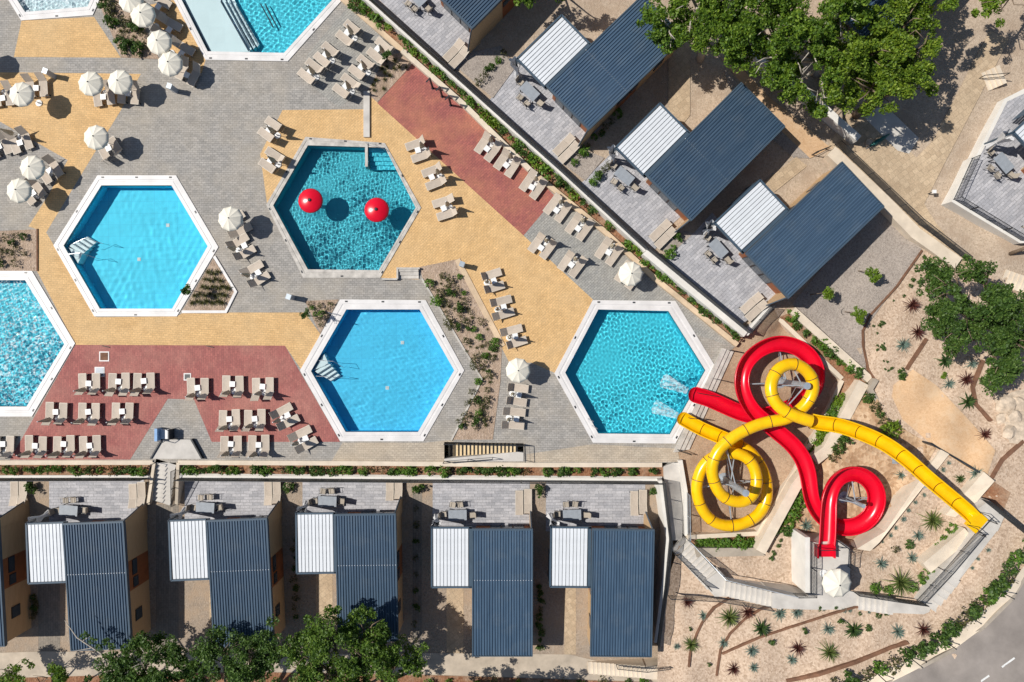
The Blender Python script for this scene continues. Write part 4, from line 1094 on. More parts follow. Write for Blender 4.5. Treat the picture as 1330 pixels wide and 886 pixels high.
        for i in range(9): mb.box((xo + mir * .02, -cl * .75, .5 + i * .25), (.03, cl * .45, .16))
        mb.build('side_screen', 'trim_blue', root)
    m4 = Matrix.Translation((mid.x, mid.y, zb)) @ Matrix.Rotation(ang, 4, 'Z')
    HOME_N[0] += 1
    nm = label.split(' home')[0]
    if furniture:
        for k in range(2):
            o = get_lounger(24 if k else 18); q = m4 @ Vector((-mir * (hw - 1.02 + k * .72), 1.28 + .12 * k, .025))
            o.location = q; o.rotation_euler = (0, 0, ang + math.pi)
            tag(o, 'flat taupe sun lounger on the terrace of the ' + furniture, 'sun lounger', 'terrace loungers of the ' + furniture)
        tx, ty = mir * (hw + 1.35), .35
        t = proto('dining_table', make_dining); t.location = m4 @ Vector((tx, ty, .025)); t.rotation_euler = (0, 0, ang + R(random.uniform(-6, 6)))
        tag(t, 'grey garden table on the terrace of the ' + furniture, 'table', 'terrace tables')
        for k, (dx, dy, rz) in enumerate([(-.45, .78, 0), (.25, .80, 0), (-1.15, 0, 90), (1.15, -.05, -90)]):
            c = proto('chair', make_chair); c.location = m4 @ Vector((tx + dx + random.uniform(-.06, .06), ty + dy, .025)); c.rotation_euler = (0, 0, ang + R(rz + random.uniform(-12, 12)))
            tag(c, 'taupe chair at the garden table of the ' + furniture, 'chair', 'terrace chairs of the ' + furniture)
    if curtain and canopy:
        c = proto('curtain', make_curtain); c.location = m4 @ Vector((mir * (hw + 3.02), .10, .1)); c.rotation_euler = (0, 0, ang + R(20 * mir))
        tag(c, 'white curtain tied at the ' + furniture, 'curtain', 'tied white curtains')
    return root
def make_dining():
    root = empty('dining_table')
    MB().box((0, 0, .73), (1.5, .85, .04)).build('table_top', 'table_grey', root)
    lg = MB().box((0, 0, .355), (.06, .06, .71)).mesh('leg', 'dark_metal')
    for sx in (-1, 1):
        for sy in (-1, 1): link_mesh('leg', lg, root, (sx * .66, sy * .34, 0))
    return root
def make_chair():
    root = empty('terrace_chair')      # faces -y
    MB().box((0, 0, .44), (.46, .46, .035)).build('seat', 'chair_fabric', root)
    m3 = Matrix.Rotation(R(-14), 3, 'X')
    MB().box((0, .27, .70), (.46, .03, .50), mat=m3).build('backrest', 'chair_fabric', root)
    for sx in (-1, 1):
        MB().tube([(sx * .25, -.2, .02), (sx * .25, -.2, .64), (sx * .25, .22, .66)], .016, 5).build('armrest', 'dark_metal', root)
    lg = MB().box((0, 0, .22), (.03, .03, .43)).mesh('leg', 'dark_metal')
    for sx in (-1, 1):
        for sy in (-1, 1): link_mesh('leg', lg, root, (sx * .2, sy * .2, 0))
    return root
def make_curtain():
    root = empty('curtain')
    n = 20; mb = MB(); vs = []
    for i, (z, r) in enumerate([(2.75, .34), (2.2, .24), (1.5, .12), (1.1, .10), (.7, .16), (.2, .22)]):
        for j in range(n):
            an = 2 * math.pi * j / n; rr = r * (1 + .28 * math.cos(5 * an))
            vs.append((rr * math.cos(an) * 1.3 + .12 * (z - 1.2), rr * math.sin(an), z))
    mb.add(vs, [(i * n + j, i * n + (j + 1) % n, (i + 1) * n + (j + 1) % n, (i + 1) * n + j) for i in range(5) for j in range(n)])
    mb.build('cloth', 'curtain_white', root, True)
    MB().lathe([(.13, 1.22), (.15, 1.28), (.13, 1.34)], 14, (0, 0, 0)).build('tie', 'curtain_white', root)
    return root
def terrace(px, z, mat, name='terrace'):
    o = sheet(name, px, z, mat, .02); return tag(o, kind='structure')

# terraces of the lower row and their homes
for x0, x1 in [(-60,22),(64,187),(240,361),(393,521),(562,688),(709,838)]:
    terrace([(x0,622),(x1,622),(x1,690),(x0,690)], LOWZ, 'terrace_tiles')
home((-82,676), (-3,674), LOWZ, -1, 'navy-roofed mobile home whose tan side wall stands left of the first terrace bed', furniture='home at the row end')
home((81,680), (160.5,677), LOWZ, -1, 'navy-roofed mobile home between the row end home and the stone stair', furniture='home beside the stone stair bed')
home((268,676), (347,673), LOWZ, -1, 'navy-roofed mobile home right after the stone stair, tree shade on its roof', furniture='home just past the stone stair')
home((435,668), (514,667), LOWZ, -1, 'navy-roofed mobile home with a leafy tree over its rear corner', furniture='home with the tree at its rear')
home((613,687), (692,687), LOWZ, -1, 'navy-roofed mobile home with tree shadow on its rear below the calm pool', furniture='home below the ochre stair')
home((769.5,687), (850,688), LOWZ, -1, 'navy-roofed mobile home at the slide end of the lower row', furniture='home at the slide end')
# upper row
for poly in [[(430,-60),(500,7),(593,91),(612,70),(645,30),(590,-40),(520,-80)], [(636,130),(664,93),(690,68),(780,166),(753,192),(729,215)], [(755,238),(790,203),(815,178),(897,270),(872,292),(851,324)], [(864,337),(902,302),(925,276),(1014,378),(992,400),(964,421)]]:
    terrace(poly, 1.0, 'terrace_tiles_diagonal')
home((613,38), (556,-17), 1.0, 1, 'navy-roofed mobile home with tan side wall above the grey lounger corner', furniture='first home of the upper row')
home((765,169), (710,113), 1.0, 1, 'navy-roofed mobile home in tree shade, second in the upper row', furniture='upper home in tree shade')
home((898,287), (840,229), 1.0, 1, 'navy-roofed mobile home third in the upper row, between two gravel strips', furniture='third home of the upper row')
home((1024,388), (968.5,329), 1.0, 1, 'navy-roofed mobile home beside the gravel yard with three young trees', furniture='upper home by the gravel yard')
home((1146,74), (1088,17), 1.75, 1, 'dark-roofed mobile home hidden beneath the large trees', furniture=None, canopy=False)
# far right home: terrace on a white plinth
P4 = [(1221,265),(1292,132),(1340,108),(1440,210),(1322,318)]
zz = 2.9
wall_poly('terrace_plinth', [(1236,262),(1262,205),(1268,202),(1305,128),(1440,60),(1520,300),(1325,316)], zz, .5, 'white_wall', 'white plinth wall under the terrace beside the sandy slope', 'wall')
terrace([(1240,260),(1264,208),(1272,204),(1308,132),(1440,70),(1510,300),(1326,311)], zz, 'terrace_tiles_diagonal')
home((1420,275), (1362,212), zz, 1, 'mobile home with pale canopy on the white plinth terrace', furniture='plinth home')
railing('railing', [W(1262,206,zz), W(1238,259,zz), W(1325,312,zz)], 1.0, 'dark bar railing round the corner of the white plinth terrace', spacing=.12)

# ------------------------------------------------------------------ east garden walls, stairs, platforms
wall_strip('retaining_wall', [(1003,399),(1012,414),(1094,492)], .34, .75, -.4, 'pale_stone', 'cream retaining wall curving behind the red slide ring')
wall_strip('retaining_wall', [(1094,494),(1063,560),(985,693),(893,698)], .34, .7, -.4, 'pale_stone', 'cream retaining wall around the basin below the yellow spiral')
wall_strip('retaining_wall', [(1030,403),(1130,493)], .62, 1.35, -.2, 'pale_stone', 'broad cream wall between gravel yard and hedge above the red ring')
wall_strip('retaining_wall', [(1122,497),(1075,585),(1058,598)], .85, 1.55, -.2, 'pale_stone', 'broad cream wall running under the yellow slide towards the red chute')
wall_strip('retaining_wall', [(1055,606),(1034,632),(988,717)], .80, 1.65, -.2, 'pale_stone', 'rough-edged broad cream wall between hedge and red loop slope')
wall_poly('retaining_wall', [(903,712),(985,712),(994,722),(905,724)], 1.0, -.2, 'tan_concrete', 'short tan concrete wall below the hedge at the foot of the spiral')
wall_poly('retaining_wall', [(1222,584),(1233,590),(1142,705),(1130,716),(1113,713),(1150,690)], [3.75,3.85,3.75,3.7,3.6,3.65], .8, 'pale_stone', 'broad cream wall passing under the yellow slide beside the red loop')
wall_poly('retaining_wall', [(1278,613),(1292,625),(1264,657),(1240,672),(1228,669)], [4.7,4.8,4.8,4.6,4.5], 2.5, 'pale_stone', 'cream wall under the yellow slide start by the brown bed')
wall_strip('retaining_wall', [(1258,692),(1204,738)], .9, 4.6, 3, 'pale_stone', 'cream wall beside the ramp with green shrubs in a row')
wall_strip('garden_wall', [(1139,493),(1131,506),(1153,545),(1172,575)], .35, [1.9,1.8,2.0,2.2], .8, 'tan_concrete', 'kinked grey concrete garden wall at the head of the sand path')
wall_strip('garden_edge', [(1209,576),(1250,600),(1292,625)], .12, [3.6,4.0,4.8], 2.5, 'dark_metal', 'thin dark steel edge between sand path and cream walls', 'edging')
wall_strip('walkway_wall', [(1080,196),(1150,262),(1190,303),(1245,342)], .95, [1.9,1.9,2.0,2.1], .6, 'pale_stone', 'pale concrete walkway wall behind the upper home, with mesh railing')
railing('railing', [W(1085,188,1.9), W(1190,288,2.0), W(1252,336,2.1)], 1.05, 'dark mesh railing along the pale walkway wall behind the upper home', spacing=.07)
wall_strip('garden_wall', [(970,62),(1046,118),(1116,180)], .55, 2.5, .8, 'white_wall', 'long white garden wall partly under the large trees')
# corridor and stairs
wall_poly('corridor_floor', [(862,606),(882,598),(888,640),(886,702),(868,702)], 0, LOWZ, 'concrete', 'shaded concrete corridor floor between lower row and slide basin', 'walkway')
wall_strip('retaining_wall', [(858,624),(868,700),(862,760),(852,835)], .3, .75, LOWZ, 'white_wall', 'white wall with railing behind the slide end home')
wall_strip('retaining_wall', [(884,598),(891,640),(892,696)], .3, .45, -.3, 'white_wall', 'white wall between corridor and yellow spiral basin')
railing('railing', [W(860,624,.75), W(869,700,.75), W(863,762,.75), W(853,836,.75)], 1.15, 'dark railing on the white wall behind the slide end home', spacing=.085, bar_r=.022)
railing('railing', [W(892,640,.45), W(893,698,.45)], 1.0, 'pale blue-grey railing beside the corridor and yellow spiral', mat='galvanised', spacing=.1)
stairs('staircase', W(880,705,0), W(928,758,1.88), 1.5, 11, 'pale concrete stair rising from the shaded corridor towards the platform', 'concrete', -.3)
wall_poly('landing', [(913,757),(935,741),(949,757),(945,775),(928,775)], 1.9, -.3, 'concrete', 'pale concrete landing between two stair flights', 'landing')
stairs('staircase', W(941,764,1.9), W(1016,782,3.57), 1.15, 11, 'pale concrete stair between the landing and the red slide platform', 'concrete', .2)
wall_poly('platform', [(1003,770),(1050,775),(1052,704),(1066,704),(1090,702),(1104,712),(1104,768),(1114,770),(1114,792),(1050,792),(1003,790)], 3.6, .4, 'concrete', 'pale concrete platform with the white parasol where the red slide starts', 'platform')
wall_poly('platform_wall', [(1046,698),(1052,698),(1052,770),(1046,770)], 3.75, .6, 'white_wall', 'tall cream wall flanking the red slide platform above the gravel', 'wall')
stairs('staircase', W(1114,781,3.6), W(1160,788,4.52), 1.2, 6, 'pale concrete steps rising from the parasol platform to the ramp landing', 'concrete', 2.5)
wall_poly('landing', [(1153,778),(1196,787),(1212,782),(1207,795),(1200,798),(1153,796)], 4.55, 2.8, 'concrete', 'pale concrete corner landing below the ramp', 'landing')
stairs('staircase', W(1204,788,4.55), W(1236,748,4.97), 1.5, 5, 'pale concrete ramp steps above the corner landing', 'concrete', 3)
wall_poly('ramp', [(1229,743),(1275,689),(1300,683),(1245,755)], [5.0,5.55,5.55,5.0], 3, 'concrete', 'pale concrete ramp climbing to the start of the yellow slide', 'ramp')
wall_poly('platform', [(1265,665),(1285,650),(1306,668),(1296,690),(1276,692)], 5.6, 3, 'concrete', 'pale concrete platform at the start of the yellow slide', 'platform')
G_ = 'dark_metal'
railing('railing', [W(893,700,.3), W(938,748,1.95), W(1030,770,3.6)], 1.0, 'blue-grey railing along the basin side of the long concrete stair', mat='galvanised', spacing=.1)
railing('railing', [W(872,714,.0), W(920,762,1.9)], 1.0, 'dark bar railing on the garden side of the first stair flight', spacing=.1)
railing('railing', [W(868,773,1.4), W(930,776,1.9), W(1000,788,3.3)], .9, 'low dark bar railing between the stair and the spiky plants', spacing=.1)
railing('railing', [W(1053,703,3.6), W(1053,770,3.6), W(1030,770,3.6)], 1.05, 'tall dark bar railing around the wall side of the red slide platform', spacing=.1)
railing('railing', [W(1086,702,3.6), W(1102,713,3.6), W(1101,735,3.6)], 1.05, 'dark railing at the garden corner of the red slide platform', spacing=.1)
railing('railing', [W(1108,768,3.6), W(1160,776,4.55), W(1196,781,4.55)], 1.0, 'dark bar railing along the steps beside the agave bed', spacing=.09)
railing('railing', [W(1190,779,4.55), W(1226,740,5.0), W(1268,690,5.5)], 1.0, 'dark bar railing on the shrub side of the ramp', spacing=.1)
railing('railing', [W(1274,648,5.6), W(1345,705,5.6)], 1.1, 'dark blue railing leading away from the yellow slide start', spacing=.06, bar_r=.014)
# corten edging strips through the garden
for pts, lab in [([(1198,325),(1165,372),(1130,410),(1121,430),(1122,452),(1128,480),(1138,495)], 'rusty steel edging between the gravel yard and the pale gravel'), ([(1204,440),(1178,480)], 'short straight rusty edging at the head of the sand path'), ([(1278,468),(1264,503),(1268,525),(1288,547)], 'bowed rusty steel edging under the dense garden tree'), ([(1330,573),(1302,598),(1288,622)], 'rusty steel edging above the brown bed by the yellow slide start'),
            ([(948,777),(928,790),(912.6,809),(905.8,822),(897,846),(895,867)], 'curved rusty edging strip nearest the slide end home'), ([(1012,784),(988,792),(967,805),(948,824),(936,845),(931,878)], 'curved rusty edging strip second from the slide end home'), ([(938,850),(988,828),(1046,809),(1080,798),(1111,789),(1135,789)], 'long thin rusty edging rising towards the parasol platform'), ([(1022,885),(1063,877),(1114,860),(1159,841),(1180,835)], 'rusty edging strip running beside the road shrubs')]:
    D = []
    for a, b in zip(pts[:-1], pts[1:]):
        k = max(1, int(math.hypot(b[0] - a[0], b[1] - a[1]) / 7))
        D += [(a[0] + (b[0] - a[0]) * q / k, a[1] + (b[1] - a[1]) * q / k) for q in range(k)]
    D.append(pts[-1]); zt = [gz(*p) + .13 for p in D]
    wall_strip('steel_edging', D, .26 if 'beside the road' in lab or 'bowed' in lab or 'above the brown' in lab or 'straight' in lab else .15, zt, min(zt) - .6, 'corten', lab, 'edging')
# posts along the road
for i, (x, y) in enumerate([(1320,727),(1292,765),(1251,796),(1220,828),(1178,851),(1136,872)]):
    p = G(x, y); root = empty('road_post', p); tag(root, 'thin black post beside the road shrubs', 'post', 'thin black road posts')
    MB().tube([(0, 0, 0), (0, 0, 1.9)], .035, 8).build('shaft', 'dark_metal', root)
    MB().box((0, 0, .01), (.2, .2, .02)).build('base_plate', 'dark_metal', root)
    MB().lathe([(.05, 1.86), (.055, 1.93), (.02, 1.96), (.001, 1.96)], 8).build('cap', 'dark_metal', root)

# ------------------------------------------------------------------ water slides
def smooth_path(pts, step=.22):
    P = [W(x, y, z) for x, y, z in pts]
    out = []
    n = len(P)
    for i in range(n - 1):
        p0, p1, p2, p3 = P[max(i - 1, 0)], P[i], P[i + 1], P[min(i + 2, n - 1)]
        k = max(2, int((p2 - p1).length / step))
        for j in range(k):
            t = j / k
            out.append(.5 * ((2 * p1) + (p2 - p0) * t + (2 * p0 - 5 * p1 + 4 * p2 - p3) * t * t + (3 * p1 - p0 - 3 * p2 + p3) * t ** 3))
    out.append(P[-1])
    for _ in range(3):
        out = [out[0]] + [(out[i - 1] + out[i] * 2 + out[i + 1]) / 4 for i in range(1, len(out) - 1)] + [out[-1]]
    return out
def frames(path):
    fr = []
    n = len(path)
    for i, p in enumerate(path):
        t = (path[min(i + 1, n - 1)] - path[max(i - 1, 0)]).normalized()
        r = t.cross(Vector((0, 0, 1))).normalized(); u = r.cross(t).normalized()
        fr.append((p, t, r, u))
    return fr
def sweep(fr, sec, closed, bank=None):
    mb = MB(); k = len(sec); vs = []
    for i, (p, t, r, u) in enumerate(fr):
        b = bank[i] if bank else 0
        cb, sb = math.cos(b), math.sin(b)
        for x, y in sec:
            x2, y2 = x * cb - y * sb, x * sb + y * cb
            vs.append(p + r * x2 + u * y2)
    m_ = k if closed else k - 1
    mb.add(vs, [(i * k + j, i * k + (j + 1) % k, (i + 1) * k + (j + 1) % k, (i + 1) * k + j) for i in range(len(fr) - 1) for j in range(m_)])
    return mb
def curvature_bank(path, amt):
    out = []
    n = len(path)
    for i in range(n):
        a, b, c = path[max(i - 6, 0)], path[i], path[min(i + 6, n - 1)]
        d1 = (b - a); d2 = (c - b)
        cr = d1.x * d2.y - d1.y * d2.x
        den = max(1e-6, d1.length * d2.length); k = cr / den
        out.append(max(-1, min(1, k * 1.6)) * amt)
    for _ in range(14): out = [out[0]] + [(out[i - 1] + out[i] + out[i + 1]) / 3 for i in range(1, n - 1)] + [out[-1]]
    return out
def slide(name, label, pts, r, mat, open_spans, sec_len, flange_mat, wall_h=1.0, thick=.05, bankamt=.5, open_r=None):
    path = smooth_path(pts); fr = frames(path); bank = curvature_bank(path, bankamt)
    root = empty(name, (0, 0, 0)); tag(root, label, 'water slide')
    L = [0]
    for a, b in zip(path[:-1], path[1:]): L.append(L[-1] + (b - a).length)
    tot = L[-1]; cuts = []; nsec = max(2, round(tot / sec_len))
    def idx(s): return min(range(len(L)), key=lambda i: abs(L[i] - s))
    ids = sorted(set(idx(tot * q / nsec) for q in range(nsec + 1)))
    ns = 28
    for a, b in zip(ids[:-1], ids[1:]):
        mid = (L[a] + L[b]) / 2 / tot
        is_open = any(u <= mid <= v for u, v in open_spans)
        sub = fr[a:b + 1]
        if not is_open:
            sec = [(r * math.cos(2 * math.pi * j / ns), r * math.sin(2 * math.pi * j / ns)) for j in range(ns)]
            sweep(sub, sec, True).build('tube_section', mat, root, True)
            rs = [(1.055 * x, 1.055 * y) for x, y in sec]
        else:
            R_ = open_r or r
            hi = [(R_ * math.cos(an), R_ * math.sin(an) * wall_h) for an in [math.pi + math.pi * j / 18 for j in range(19)]]
            out = [(x * (R_ + thick) / R_, y * (R_ + thick) / R_) for x, y in hi]
            rim = [(-R_ - thick - .05, 0.0), (-R_ - thick - .05, .05), (-R_, .05)]
            rim2 = [(R_, .05), (R_ + thick + .05, .05), (R_ + thick + .05, 0.0)]
            sec = rim + hi[0:] + rim2 + out[::-1]
            sec = [(x, y + (.0)) for x, y in sec]
            sweep(sub, sec, True, bank[a:b + 1]).build('flume_section', mat, root, True)
            rs = None
        if b != ids[-1]:
            p, t, rr, u = fr[b]
            if not is_open:
                k0 = max(b - 1, 0); f2 = [(fr[b][0] - t * .05, t, rr, u), (fr[b][0] + t * .05, t, rr, u)]
                sweep(f2, [(x * 1.07, y * 1.07) for x, y in [(r * math.cos(2 * math.pi * j / ns), r * math.sin(2 * math.pi * j / ns)) for j in range(ns)]], True).build('flange', mat, root)
                f3 = [(fr[b][0] - t * .024, t, rr, u), (fr[b][0] + t * .024, t, rr, u)]
                sweep(f3, [(x * 1.10, y * 1.10) for x, y in [(r * math.cos(2 * math.pi * j / ns), r * math.sin(2 * math.pi * j / ns)) for j in range(ns)]], True).build('joint', 'dark_metal', root)
            else:
                R_ = (open_r or r)
                bb = bank[b]
                f2 = [(fr[b][0] - t * .035, t, rr, u), (fr[b][0] + t * .035, t, rr, u)]
                arc = [math.pi + math.pi * j / 18 for j in range(19)]
                sec = [(R_ * .985 * math.cos(a_), R_ * .985 * math.sin(a_) * wall_h) for a_ in arc] + [((R_ + .12) * math.cos(a_), (R_ + .12) * math.sin(a_) * wall_h) for a_ in arc[::-1]]
                if flange_mat != mat: sweep(f2, sec, True, [bb, bb]).build('joint', 'yellow_flange', root)
    return root, path
YEL = [(1266,674,6.0),(1256,664,6.0),(1236,647,5.95),(1206,622,5.85),(1178,597,5.75),(1150,577,5.65),(1120,563,5.55),(1090,553,5.45),(1066,549.5,5.35),(1046,545,5.25),(1021.7,535.3,5.12),(1006,521,5.0),(1001,502,4.88),(1006.7,484.8,4.76),(1018,475,4.66),(1032,472.5,4.55),(1047,480.8,4.43),(1055.6,494,4.32),(1055.6,508.5,4.2),(1048.5,522.7,4.05),(1037.5,533.7,3.9),(1021.6,544,3.75),(1004.3,547,3.65),(987,551,3.55),
 (964.8,560.5,3.42),(944.5,573.5,3.3),(931,588,3.2),(924.5,608,3.08),(928.5,628.5,2.96),(938,644,2.86),(953.7,651.4,2.74),(968,650.6,2.64),(979,641,2.54),(983,627,2.42),(980.6,609.5,2.28),(971,595,2.14),(957,589,2.0),(938,590,1.86),(922,596,1.76),(913,606,1.68),(907,620,1.6),(904.8,638,1.53),(910,657,1.45),(920,672,1.38),(933,680.5,1.33),(950,683,1.28),(968,679,1.24),(984.5,669,1.2),(993.6,654.4,1.17),(996.4,641,1.14),(994.8,622,1.11),(987,603,1.08),(974,586.5,1.06),(955,576,1.04),(932,566,1.02),(913,558,1.0),(894,548,.97),(886.5,543.5,.96)]
ys, yp = slide('yellow_water_slide', 'long yellow spiral water slide winding from the ramp platform down into the turquoise pool', YEL, .45, 'yellow_gloss', [(0, .215), (.92, 1.0)], 1.75, 'yellow_flange', 1.0, .05, .25, .46)
RED = [(1073,722,4.05),(1074,708,4.05),(1075,696,4.0),(1076,672,3.9),(1077.5,648.5,3.8),(1083,632,3.7),(1094,619.5,3.6),(1110.6,615,3.5),(1126.4,621.6,3.38),(1137,636,3.25),(1138.5,653,3.12),(1131,670.6,2.98),(1117,681.6,2.85),(1101,685.6,2.72),(1085,683,2.62),(1072,676,2.55),(1062,665,2.5),(1055.5,652,2.45),(1052,635.8,2.4),(1049,615,2.35),(1042,595,2.3),(1028.4,577,2.25),(1012,563,2.2),(996,550,2.15),(981,537,2.1),(969,519,2.04),(963.5,496,1.97),(969,473,1.9),(986,455,1.82),(1011,446,1.74),(1037,452,1.66),(1054,467,1.57),(1060.5,486,1.48),(1057,505,1.38),(1045,518,1.28),(1028,528.5,1.2),(1009,536,1.13),(990,540,1.09),(971,539,1.06),(955,533.5,1.04),(938,526,1.02),(919,517.5,1.0),(902,512.5,.98)]
rs_, rp = slide('red_water_slide', 'glossy red open water slide with two loops ending beside the yellow slide in the pool', RED, .53, 'red_gloss', [(0, 1)], 3.0, 'red_gloss', .95, .06, .35)
# start boxes
b = W(1271, 679, 6.0)
box = MB(); a_ = math.atan2(-(674 - 647), 1266 - 1236)
box.box((b.x, b.y, 5.72), (1.0, 1.35, .22), a_); box.build('start_tub', 'yellow_gloss', ys)
for k in (-1, 1):
    nrm = Vector((-math.sin(a_), math.cos(a_), 0)) * k * .62; dd = Vector((math.cos(a_), math.sin(a_), 0))
    MB().tube([b + nrm - dd * .4 + Vector((0, 0, -.3)), b + nrm - dd * .4 + Vector((0, 0, .85)), b + nrm + dd * .5 + Vector((0, 0, .85)), b + nrm + dd * .5 + Vector((0, 0, -.3))], .03).build('start_bar', 'dark_metal', ys)
MB().tube([b + Vector((-math.sin(a_), math.cos(a_), 0)) * .62 + Vector((0, 0, .85)) - Vector((math.cos(a_), math.sin(a_), 0)) * .1, b - Vector((-math.sin(a_), math.cos(a_), 0)) * .62 + Vector((0, 0, .85)) - Vector((math.cos(a_), math.sin(a_), 0)) * .1], .03).build('start_bar', 'dark_metal', ys)
b = W(1072, 718, 4.0)
MB().box((b.x, b.y + .1, 3.74), (1.34, .9, .24)).build('start_tub', 'red_gloss', rs_)
for k in (-1, 1): MB().box((b.x + k * .62, b.y + .1, 4.0), (.10, .9, .5)).build('tub_side', 'red_gloss', rs_)
MB().tube([b + Vector((-.68, .45, -.3)), b + Vector((-.68, .45, .9)), b + Vector((.68, .45, .9)), b + Vector((.68, .45, -.3))], .03).build('start_bar', 'dark_metal', rs_)
# rounded run-out lips over the pool
for root, path, rr, mt in ((ys, yp, .44, 'yellow_gloss'), (rs_, rp, .51, 'red_gloss')):
    p, d = path[-1], (path[-1] - path[-4]).normalized(); r = d.cross(Vector((0, 0, 1))).normalized()
    mb = MB(); vs = []; n = 12; K = 4
    for j in range(n + 1):
        an = math.pi * j / n
        for q in range(K + 1):
            f = 1 - q / K * .96; z = -rr * .8 * (1 - (f ** 2)) * .9 + .05
            vs.append(p + (r * math.cos(an) * (rr + .1) + d * math.sin(an) * (rr + .1) * .8) * f + Vector((0, 0, z)))
    mb.add(vs, [(j * (K + 1) + q, j * (K + 1) + q + 1, (j + 1) * (K + 1) + q + 1, (j + 1) * (K + 1) + q) for j in range(n) for q in range(K)])
    mb.build('run_out_lip', mt, root, True)
# masts with arms
def mast(px, py, h, targets, label, r=.27):
    b = W(px, py, 0); z0 = gz(px, py); b = W(px, py, z0); root = empty('slide_mast', b); tag(root, label, 'mast')
    MB().lathe([(.5, 0), (.5, .06), (r, .08), (r, h * .55), (r * .98, h), (.001, h)], 18).build('column', 'galvanised', root)
    for q in targets:
        t = Vector(q) - b; d = Vector((t.x, t.y, 0)).normalized()
        MB().tube([d * r + Vector((0, 0, t.z - .35)), t - Vector((0, 0, .62))], .05, 6).build('arm', 'galvanised', root)
        MB().tube([d * r + Vector((0, 0, max(.3, t.z - 1.6))), t - Vector((0, 0, .66))], .03, 6).build('brace', 'steel', root)
def near(path, px, py, z):
    q = W(px, py, z); return min(path, key=lambda p: (p - q).length)
mast(1013, 496, 5.1, [near(yp, 1001, 502, 4.9), near(yp, 1032, 473, 4.5), near(yp, 1055, 500, 4.3), near(yp, 1020, 535, 5.1), near(rp, 969, 500, 1.7), near(rp, 1012, 446, 1.5), near(rp, 1057, 505, 1.1)], 'grey steel mast with arms inside the upper yellow loop and red ring')
mast(940, 622, 5.2, [near(yp, 928, 628, 2.9), near(yp, 953, 651, 2.6), near(yp, 983, 627, 2.3), near(yp, 957, 589, 1.9), near(yp, 944, 574, 3.2), near(yp, 905, 638, 1.3), near(yp, 950, 683, 1.0)], 'grey steel mast with arms inside the lower yellow spiral')
mast(1097, 646, 2.9, [near(rp, 1078, 648, 3.8), near(rp, 1110, 615, 3.5), near(rp, 1138, 650, 3.1)], 'short grey steel mast with arms inside the red loop', .16)
for i, (x, y, path, z) in enumerate([(1140,572,yp,5.6),(1190,608,yp,5.8),(1225,638,yp,5.9),(1050,622,rp,2.2),(1064,664,rp,2.4),(1030,579,rp,2.05),(925,521,rp,.6),(945,530,rp,.6)]):
    q = near(path, x, y, z); g0 = min(q.z - .75, -.05 if x < 1075 and y < 600 else gz(x, y)); hgt = max(.2, q.z - .62 - g0)
    root = empty('slide_support', (q.x, q.y, g0)); tag(root, 'grey steel support leg under the ' + ('yellow' if path is yp else 'red') + ' slide', 'support', ('yellow' if path is yp else 'red') + ' slide support legs')
    MB().tube([(0, 0, 0), (0, 0, hgt)], .09, 10).build('leg', 'galvanised', root)
    MB().box((0, 0, .02), (.4, .4, .04)).build('foot_plate', 'galvanised', root)
    MB().box((0, 0, hgt), (.7, .12, .08)).build('saddle', 'galvanised', root)
open_parasol(1091, 760.5, 'open white parasol on the platform where the red slide starts', 3.6, 1.08)
root = empty('bollard_table', W(1075, 745, 3.6)); tag(root, 'small round white table on the red slide platform', 'table')
MB().lathe([(.30, .72), (.31, .74), (.30, .76), (.001, .76)], 24).build('table_top', 'white_plastic', root)
MB().lathe([(.2, 0), (.2, .03), (.04, .05), (.035, .72)], 14).build('pedestal', 'white_plastic', root)

# ------------------------------------------------------------------ vegetation
def rand_dirs(n, up=0.0):
    d = rng.normal(size=(n, 3)); d[:, 2] += up; return d / np.linalg.norm(d, axis=1)[:, None]
def leaf_quads(C, size, up=.6, asp=.62):
    """leaf-shaped quads (diamond-ish) at centres C"""
    n = len(C); nrm = rand_dirs(n, up); a = rand_dirs(n); u = np.cross(nrm, a); u /= np.linalg.norm(u, axis=1)[:, None]; v = np.cross(nrm, u)
    s = size * rng.uniform(.6, 1.35, (n, 1)); u = u * s; v = v * s * asp
    return np.stack([C - u, C + v * .9 - u * .1, C + u, C - v * .9 - u * .1], 1)
def clump_points(c, r, n):
    d = rand_dirs(n); return np.array(c) + d * (np.array(r) * (rng.uniform(0.15, 1, (n, 1)) ** .5))
def crown_quads(blobs, dens, leaf, clump_r=(.35, .7), shell=.55):
    out = []
    for (c, r) in blobs:
        c = np.array(c); r = np.array(r); vol = r[0] * r[1] * r[2]
        k = max(6, int(dens * vol ** .72))
        sub = max(3, int(k / 8)); d = rand_dirs(sub, .3); hub = c + d * r * (rng.uniform(shell ** 2, 1.0, (sub, 1)) ** .5)
        for h in hub:                      # twigs: each carries a few leaf clumps
            for _ in range(rng.integers(3, 9)):
                p = h + rng.normal(size=3) * np.array([.42, .42, .22]) * min(1.0, r[0] * .6)
                cr = rng.uniform(*clump_r) * .8; n = int(230 * cr)
                pts = clump_points(p, (cr, cr, cr * .5), n); out.append(leaf_quads(pts, leaf * rng.uniform(.62, .9)))
    return np.concatenate(out)
